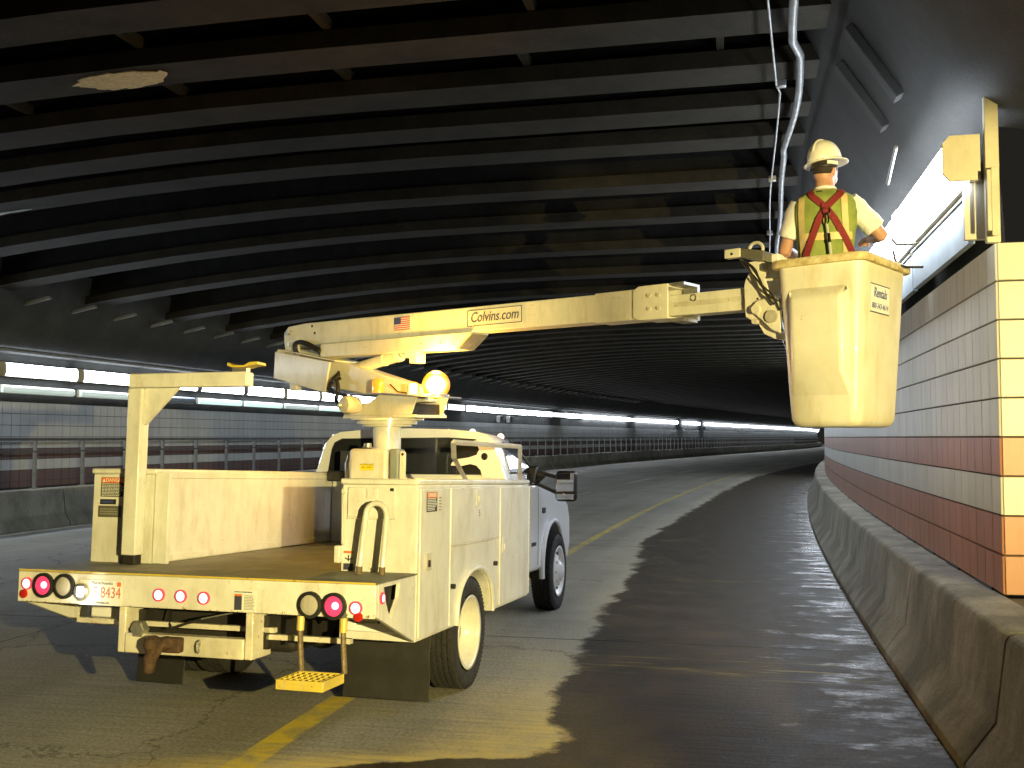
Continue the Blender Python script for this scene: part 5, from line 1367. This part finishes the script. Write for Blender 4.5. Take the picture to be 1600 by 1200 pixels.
# rental sticker on the face by the wall
f_ = lambda z: lev((z - BZ0) / (BZ1 - BZ0))[1]
xs = f_(2.72) + .0035
X2, Y2 = (0, 1, 0), Vector((.045 / 1.04, 0, 1)).normalized()
def wp_(m_, z, d=0): return (f_(z) + .003 + d, m_, z)
mb = LB(); q = [wp_(-.06, 2.645), wp_(.27, 2.645), wp_(.27, 2.815), wp_(-.06, 2.815)]; mb.loft([q, [(p[0] + .0015, p[1], p[2]) for p in q]]); sk = mb.build('rental_sticker', M['tshirt'], bk)
mb = LB()
for z in (2.641, 2.818): mb.loft([[wp_(-.06, z - .003), wp_(.27, z - .003), wp_(.27, z + .003), wp_(-.06, z + .003)], [wp_(-.06, z - .003, .003), wp_(.27, z - .003, .003), wp_(.27, z + .003, .003), wp_(-.06, z + .003, .003)]])
mb.build('sticker_border', M['letter'], sk)['kind'] = 'stuff'
text('rentals_text', 'Rentals', wp_(.105, 2.765, .0025), X2, Y2, .085, M['blueprint'], sk, shear=.2, sx=.92, bold=.0012, M0=BL)
text('phone_text', '800-343-4614', wp_(.105, 2.682, .0025), X2, Y2, .052, M['blueprint'], sk, shear=.2, sx=.98, M0=BL)
mb = LB(); mb.tube([(4.44, .33, 3.075), (4.445, .34, 3.02), (4.46, .36, 2.985), (4.50, .40, 2.97), (4.58, .48, 2.972)], .009, 8); mb.build('bucket_hook', M['hose'], bk, smooth=True)

# ------------------------------------------------------------------ the worker standing in the bucket
PA = R(15)
PM = Matrix(((math.cos(PA), math.sin(PA), 0, 2.085), (-math.sin(PA), math.cos(PA), 0, 6.75), (0, 0, 1, 1.97), (0, 0, 0, 1)))
pr_ = empty('person', PM)
tag(pr_, 'worker in white hard hat, lime vest and red harness standing in the bucket', 'person')
ZT = [.80, .92, 1.02, 1.12, 1.22, 1.32, 1.40, 1.44, 1.475, 1.50, 1.53, 1.58]
WT = [.165, .175, .165, .160, .170, .185, .200, .195, .160, .105, .068, .060]
DT = [.115, .120, .115, .112, .115, .118, .112, .105, .092, .078, .066, .060]
CY = [.0, .0, .0, .0, .0, -.005, -.01, -.01, -.008, -.002, .004, .010]
def tor(z, ex=0.0): return float(np.interp(z, ZT, WT)) + ex, float(np.interp(z, ZT, DT)) + ex, float(np.interp(z, ZT, CY))
def tring(z, ex=0.0, n=40, p=2.5, wob=0):
    w_, d_, c_ = tor(z, ex); out = []
    for k in range(n):
        a = 2 * math.pi * k / n; ca, sa = math.cos(a), math.sin(a)
        f = 1 + (wob * (.5 * math.sin(5 * a + z * 40) + .5 * math.sin(9 * a - z * 23)) if wob else 0)
        out.append((w_ * f * math.copysign(abs(ca) ** (2 / p), ca), c_ + d_ * f * math.copysign(abs(sa) ** (2 / p), sa), z))
    return out
def yback(x, z, ex):
    w_, d_, c_ = tor(z, ex); q = min(.985, abs(x) / w_); return c_ - d_ * (1 - q ** 2.5) ** .4
def limb(mb, pts, rr, n=14):
    P0 = [Vector(p) for p in pts]; oP, oR = [], []
    for i in range(len(P0) - 1):
        for k in range(5):
            f = k / 5; g = f * f * (3 - 2 * f); oP.append(P0[i].lerp(P0[i + 1], f)); oR.append(rr[i] * (1 - g) + rr[i + 1] * g)
    oP.append(P0[-1]); oR.append(rr[-1]); mb.tube(oP, oR, n)
def ball(mb, c, rx, ry, rz, Mx=None, n=20):
    rings = []
    for i in range(1, n):
        a = -math.pi / 2 + math.pi * i / n; r_ = math.cos(a)
        ring = []
        for k in range(24):
            b_ = 2 * math.pi * k / 24; q = Vector((rx * r_ * math.cos(b_), ry * r_ * math.sin(b_), rz * math.sin(a)))
            if Mx is not None: q = Mx @ q
            ring.append(tuple(q + Vector(c)))
        rings.append(ring)
    mb.loft(rings)
body = MB()
body.loft([tring(z) for z in np.linspace(.80, 1.57, 24)])
HM = Matrix.Rotation(R(-38), 3, 'Z'); HC = Vector((.005, .02, 1.665))
ball(body, HC, .074, .092, .112, HM)
ball(body, HC + HM @ Vector((0, .035, -.055)), .058, .058, .055, HM)          # jaw
for sx_ in (-1, 1): ball(body, HC + HM @ Vector((sx_ * .076, -.005, -.015)), .010, .020, .032, HM, 10)
limb(body, [HC + HM @ Vector((0, .088, .015)), HC + HM @ Vector((0, .108, -.022))], [.010, .016], 8)
limb(body, [HC + HM @ Vector((-.022, .082, -.055)), HC + HM @ Vector((0, .090, -.055)), HC + HM @ Vector((.022, .082, -.055))], [.006, .008, .006], 8)
for sx_ in (-1, 1): limb(body, [HC + HM @ Vector((sx_ * .045, .076, .030)), HC + HM @ Vector((sx_ * .015, .088, .028))], [.008, .008], 8)
limb(body, [(0, 0, 1.46), (0, .012, 1.60)], [.068, .062])
def arm(mb, sh, el, wr, sd):
    limb(mb, [sh, (Vector(sh) + Vector(el)) / 2, el, (Vector(el) * .6 + Vector(wr) * .4), wr], [.058, .052, .043, .044, .028])
    sh, el, wr = Vector(sh), Vector(el), Vector(wr); d_ = (wr - el).normalized(); sidev = d_.cross(Vector((0, 0, 1))).normalized()
    pal = wr + d_ * .05; ball(mb, pal, .042, .052, .018, None, 12)
    for k, (o_, l_) in enumerate(((-.033, .070), (-.011, .080), (.011, .076), (.033, .060))):
        b0 = wr + d_ * .085 + sidev * o_; b1 = b0 + d_ * l_ * .5 + Vector((0, 0, -.008)); b2 = b1 + d_ * l_ * .35 + Vector((0, 0, -.03))
        mb.tube([b0 - d_ * .02, b0, b1, b2], [.010, .0095, .009, .007], 8)
    t0 = wr + d_ * .025 + sidev * sd * .03; mb.tube([t0, t0 + d_ * .03 + sidev * sd * .025, t0 + d_ * .065 + sidev * sd * .028 + Vector((0, 0, -.01))], [.013, .011, .008], 8)
arm(body, (.170, -.01, 1.425), (.355, .05, 1.215), (.30, .29, 1.235), 1)
arm(body, (-.175, -.01, 1.415), (-.262, .04, 1.14), (-.17, .28, 1.12), -1)
for sx_ in (-1, 1):
    limb(body, [(sx_ * .09, 0, .90), (sx_ * .10, .01, .70), (sx_ * .105, .02, .48), (sx_ * .11, -.01, .28), (sx_ * .11, -.01, .06)], [.095, .085, .058, .055, .040])
    ball(body, (sx_ * .11, .06, .04), .045, .12, .038, None, 10)
bo_ = body.build('body', M['skin'], pr_, smooth=True)
md = bo_.modifiers.new('union', 'REMESH'); md.mode = 'VOXEL'; md.voxel_size = .0065; md.use_smooth_shade = True
m2 = bo_.modifiers.new('soften', 'SMOOTH'); m2.factor = .6; m2.iterations = 3
# trousers and boots
mb = MB(); mb.loft([tring(z, .012) for z in (.80, .86, .92, .98, 1.02)])
for sx_ in (-1, 1): limb(mb, [(sx_ * .088, 0, .92), (sx_ * .10, .01, .70), (sx_ * .105, .02, .48), (sx_ * .11, -.01, .28), (sx_ * .11, -.01, .10)], [.105, .098, .075, .072, .066])
tj = mb.build('trousers', M['jeans'], pr_, smooth=True); md = tj.modifiers.new('union', 'REMESH'); md.mode = 'VOXEL'; md.voxel_size = .01; md.use_smooth_shade = True
for sx_ in (-1, 1):
    mb = MB(); ball(mb, (sx_ * .11, .06, .045), .055, .145, .048, None, 12); mb.tube([(sx_ * .11, -.01, .04), (sx_ * .11, -.01, .16)], [.06, .058], 14); mb.build('boot', M['boot'], pr_, smooth=True)
# T-shirt: torso plus loose sleeves
mb = MB(); mb.loft([tring(z, .008) for z in np.linspace(.98, 1.52, 22)])
def sleeve(mb, sh, el, f1, flare):
    sh, el = Vector(sh), Vector(el); d_ = el - sh
    limb(mb, [sh - d_ * .12, sh + d_ * .15, sh + d_ * .45, sh + d_ * f1], [.066, .072, .070, flare], 20)
sleeve(mb, (.168, -.01, 1.425), (.355, .05, 1.215), .80, .078); sleeve(mb, (-.17, -.01, 1.415), (-.262, .04, 1.14), .72, .076)
ts = mb.build('t_shirt', M['tshirt'], pr_, smooth=True); md = ts.modifiers.new('union', 'REMESH'); md.mode = 'VOXEL'; md.voxel_size = .008; md.use_smooth_shade = True
m2 = ts.modifiers.new('soften', 'SMOOTH'); m2.factor = .5; m2.iterations = 4
tx = bpy.data.textures.new('folds', 'CLOUDS'); tx.noise_scale = .09
m3 = ts.modifiers.new('folds', 'DISPLACE'); m3.texture = tx; m3.strength = .022; m3.mid_level = .5
mb = MB(); mb.tube([(.068 * math.cos(a), -.002 + .066 * math.sin(a), 1.522 + .012 * math.sin(a) * -1) for a in np.linspace(0, 2 * math.pi, 28)], .010, 8); mb.build('collar', M['tshirt'], ts, smooth=True)
# vest
VX = .019
zs_ = list(np.linspace(.93, 1.36, 26)) + [1.39, 1.42, 1.45, 1.47, 1.485, 1.50, 1.512]
vr = []
for z in zs_:
    r_ = tring(z, VX, 56, 2.5, .014)
    if z > 1.36:
        lim = float(np.interp(z, [1.36, 1.42, 1.47, 1.512], [.195, .188, .165, .115])); r_ = [(max(-lim, min(lim, p[0])), p[1], p[2]) for p in r_]
    vr.append(r_)
mb = MB(); mb.loft(vr, cap=True); ve = mb.build('safety_vest', M['vest'], pr_, smooth=True)
def ribbon(name, pts, w_, ex, mat, par, th=.003):
    """band laid on the back; pts are (x, z)"""
    out = []; P2 = []
    for i in range(len(pts) - 1):
        n_ = max(2, int(math.hypot(pts[i + 1][0] - pts[i][0], pts[i + 1][1] - pts[i][1]) / .015))
        for k in range(n_): f = k / n_; P2.append((pts[i][0] + (pts[i + 1][0] - pts[i][0]) * f, pts[i][1] + (pts[i + 1][1] - pts[i][1]) * f))
    P2.append(pts[-1]); mb = MB(); rings = []
    for i, p in enumerate(P2):
        q0, q1 = P2[max(0, i - 1)], P2[min(len(P2) - 1, i + 1)]; tx_, tz_ = q1[0] - q0[0], q1[1] - q0[1]; l_ = math.hypot(tx_, tz_); nx, nz = -tz_ / l_, tx_ / l_
        a = (p[0] + nx * w_ / 2, p[1] + nz * w_ / 2); b_ = (p[0] - nx * w_ / 2, p[1] - nz * w_ / 2)
        rings.append([(a[0], yback(a[0], a[1], ex), a[1]), (b_[0], yback(b_[0], b_[1], ex), b_[1]), (b_[0], yback(b_[0], b_[1], ex + th), b_[1]), (a[0], yback(a[0], a[1], ex + th), a[1])])
    mb.loft(rings); return mb.build(name, mat, par, smooth=False)
ribbon('reflective_tape', [(-.150, 1.46), (-.155, 1.35), (-.150, 1.20), (-.135, .96)], .038, VX + .004, M['tape'], ve)
ribbon('reflective_tape', [(.115, 1.47), (.118, 1.35), (.125, 1.20), (.125, .96)], .040, VX + .004, M['tape'], ve)
ribbon('reflective_tape', [(-.165, 1.195), (0, 1.19), (.165, 1.195)], .048, VX + .0045, M['tape'], ve)
ribbon('size_tag', [(-.055, 1.497), (-.02, 1.495)], .008, VX + .005, M['blackprint'], ve)
# harness
hn = ribbon('harness_strap', [(-.100, 1.505), (-.085, 1.46), (-.03, 1.405), (.0, 1.375), (.055, 1.30), (.12, 1.18), (.165, 1.08), (.17, 1.0)], .043, VX + .010, M['harness'], pr_)
ribbon('harness_strap', [(.105, 1.505), (.095, 1.47), (.03, 1.405), (.0, 1.375), (-.045, 1.30), (-.09, 1.18), (-.125, 1.08), (-.13, 1.0)], .043, VX + .014, M['harness'], pr_)
mb = MB(); c0 = (0.0, yback(0, 1.36, VX + .026), 1.352); mb.tube([(c0[0] + .024 * math.cos(a), c0[1], c0[2] + .030 * math.sin(a) - (.0)) for a in np.linspace(math.pi * .97, math.pi * 2.03, 14)] + [(c0[0] + .024, c0[1], c0[2] + .016), (c0[0] - .024, c0[1], c0[2] + .016), (c0[0] - .024, c0[1], c0[2])], .0045, 8); mb.build('d_ring', M['chrome'], pr_, smooth=True)
mb = MB(); mb.box(-.030, .030, c0[1] - .002, c0[1] + .012, 1.375, 1.405); mb.build('strap_keeper', M['harness'], pr_, bevel=.004)
mb = MB(); mb.tube([(.0, c0[1] - .008, 1.335), (-.008, c0[1] - .01, 1.315), (-.006, c0[1] - .01, 1.268), (.006, c0[1] - .01, 1.262), (.014, c0[1] - .01, 1.285), (.010, c0[1] - .008, 1.325), (.0, c0[1] - .008, 1.335)], .006, 8); mb.build('carabiner', M['chrome'], pr_, smooth=True)
mb = MB(); mb.tube([(.002, c0[1] - .008, 1.265), (.008, c0[1] - .006, 1.22), (.02, c0[1] - .004, 1.12), (.03, c0[1] - .002, 1.0)], [.009, .008, .011, .011], 8); mb.build('lanyard', M['tape_grey'], pr_, smooth=True)
mb = MB(); mb.tube([(.012, c0[1] - .012, 1.20), (.018, c0[1] - .012, 1.14)], .012, 10); mb.build('snap_hook', M['chrome'], pr_, smooth=True)
# hair and hard hat
mb = MB(); ball(mb, HC + Vector((-.004, -.008, .018)), .080, .094, .098, HM); hcut = mb.build('hair', M['hair'], pr_, smooth=True)
c_ = MB(); c_.box(-.3, .3, -.3, .3, 1.2, 1.618); cut(hcut, c_)
TL = Matrix.Rotation(R(-7), 3, 'Y')
HM2 = Matrix.Rotation(R(-38), 3, 'Z')
hc2 = HC + Vector((.0, .0, .045))
def hat(rx, ry, z): return [tuple(hc2 + TL @ (HM2 @ Vector((rx * math.cos(2 * math.pi * k / 44), ry * math.sin(2 * math.pi * k / 44) + (.012 if rx > .11 else 0), z)))) for k in range(44)]
rg_ = [hat(.104, .122, .0), hat(.132, .158, -.008), hat(.137, .163, -.006), hat(.137, .163, -.001), hat(.112, .131, .012), hat(.106, .125, .020)]
for k in range(1, 13):
    a = math.pi / 2 * k / 12.2; rg_.append(hat(.105 * math.cos(a) ** .85 + .0005, .124 * math.cos(a) ** .85 + .0005, .020 + .135 * math.sin(a)))
mb = MB(); mb.loft(rg_); ht = mb.build('hard_hat', M['helmet'], pr_, smooth=True)
mb = MB(); mb.tube([tuple(hc2 + TL @ (HM2 @ Vector((0, .122 * math.cos(a), .022 + .137 * math.sin(a))))) for a in np.linspace(.35, math.pi - .35, 16)], .010, 8); mb.build('ridge', M['helmet'], ht, smooth=True)
mb = MB(); mb.tube([tuple(HC + HM @ Vector((.083 * math.cos(a), .098 * math.sin(a), .012))) for a in np.linspace(math.pi, 2 * math.pi, 16)], .013, 8); mb.build('suspension_band', M['black'], ht, smooth=True)
mb = MB(); mb.tube([tuple(HC + HM @ Vector((.090 * math.cos(a), .10 * math.sin(a), .030))) for a in np.linspace(math.pi * 1.75, math.pi * 2, 5)], .014, 8); mb.build('strap_tab', M['tshirt'], ht, smooth=True)

# ------------------------------------------------------------------ twin work lamp behind the camera that throws the amber light
wlo = empty('work_lamp', Matrix.Translation((2.7, -1.5, 0)))
tag(wlo, 'twin amber work lamp with added light-blocking flaps in the recess behind the barrier', 'lamp')
M['work_glass'] = simple('amber_work_lamp_glass', (0.9, 0.7, 0.2), 0.3, emit=(1, .78, .23), es=6)
def dirv(az, el): return Vector((math.sin(R(az)) * math.cos(R(el)), math.cos(R(az)) * math.cos(R(el)), math.sin(R(el))))
for x, az in ((-.5, -27), (.5, 0)):
    d_ = dirv(az, 0); c0 = Vector((x, 0, 2.20)) - d_ * .06
    mb = MB(); mb.tube([c0 - d_ * .14, c0 - d_ * .10, c0 - d_ * .02], [.05, .10, .115], 24, caps=False); mb.tube([c0 - d_ * .15, c0 - d_ * .14], .05, 24); mb.build('lamp_housing', M['black'], wlo, smooth=True)
    mb = MB(); mb.tube([c0 - d_ * .05, c0 - d_ * .04], .095, 24); mb.build('lamp_lens', M['work_glass'], wlo)
def flap(x, a0, a1, e0, e1, dist=.7):
    """flat unseen flap, added to block light, standing dist in front of a lamp head, spanning azimuth a0..a1 and elevation e0..e1"""
    q = [Vector((x + dist * math.tan(R(a)), dist, 2.20 + dist * math.tan(R(e)))) for a, e in ((a0, e0), (a1, e0), (a1, e1), (a0, e1))]
    mb = MB(); mb.loft([q, [p + Vector((0, .004, 0)) for p in q]]); mb.build('light_blocker', M['black'], wlo)
flap(-.5, -10.2, 32, -38, 38); flap(-.5, -52, -10.3, 6.2, 42)  # added flaps keep the amber beam off the cab and ceiling
flap(.5, -40, -15.0, -36, 36); flap(.5, -14.9, -10.0, -36, .6); flap(.5, -14.9, 36, 12.4, 40); flap(.5, -14.9, -9.8, 7.2, 40, .72)
mb = MB(); mb.tube([(-.6, -.05, 2.05), (.6, -.05, 2.05)], .018, 8); mb.tube([(0, -.02, .79), (0, -.02, 2.05)], .022, 10); mb.build('stand', M['steel'], wlo)
for x in (-.33, .33):
    mb = MB(); mb.tube([(x, -.05, 2.05), (x, .70, 1.90)], .008, 6); mb.build('flap_arm', M['steel'], wlo)
for a in (0, 2.09, 4.19):
    mb = MB(); mb.tube([(0, -.02, 1.15), (.35 * math.cos(a), -.02 + .35 * math.sin(a), .79)], .014, 8); mb.build('leg', M['steel'], wlo)
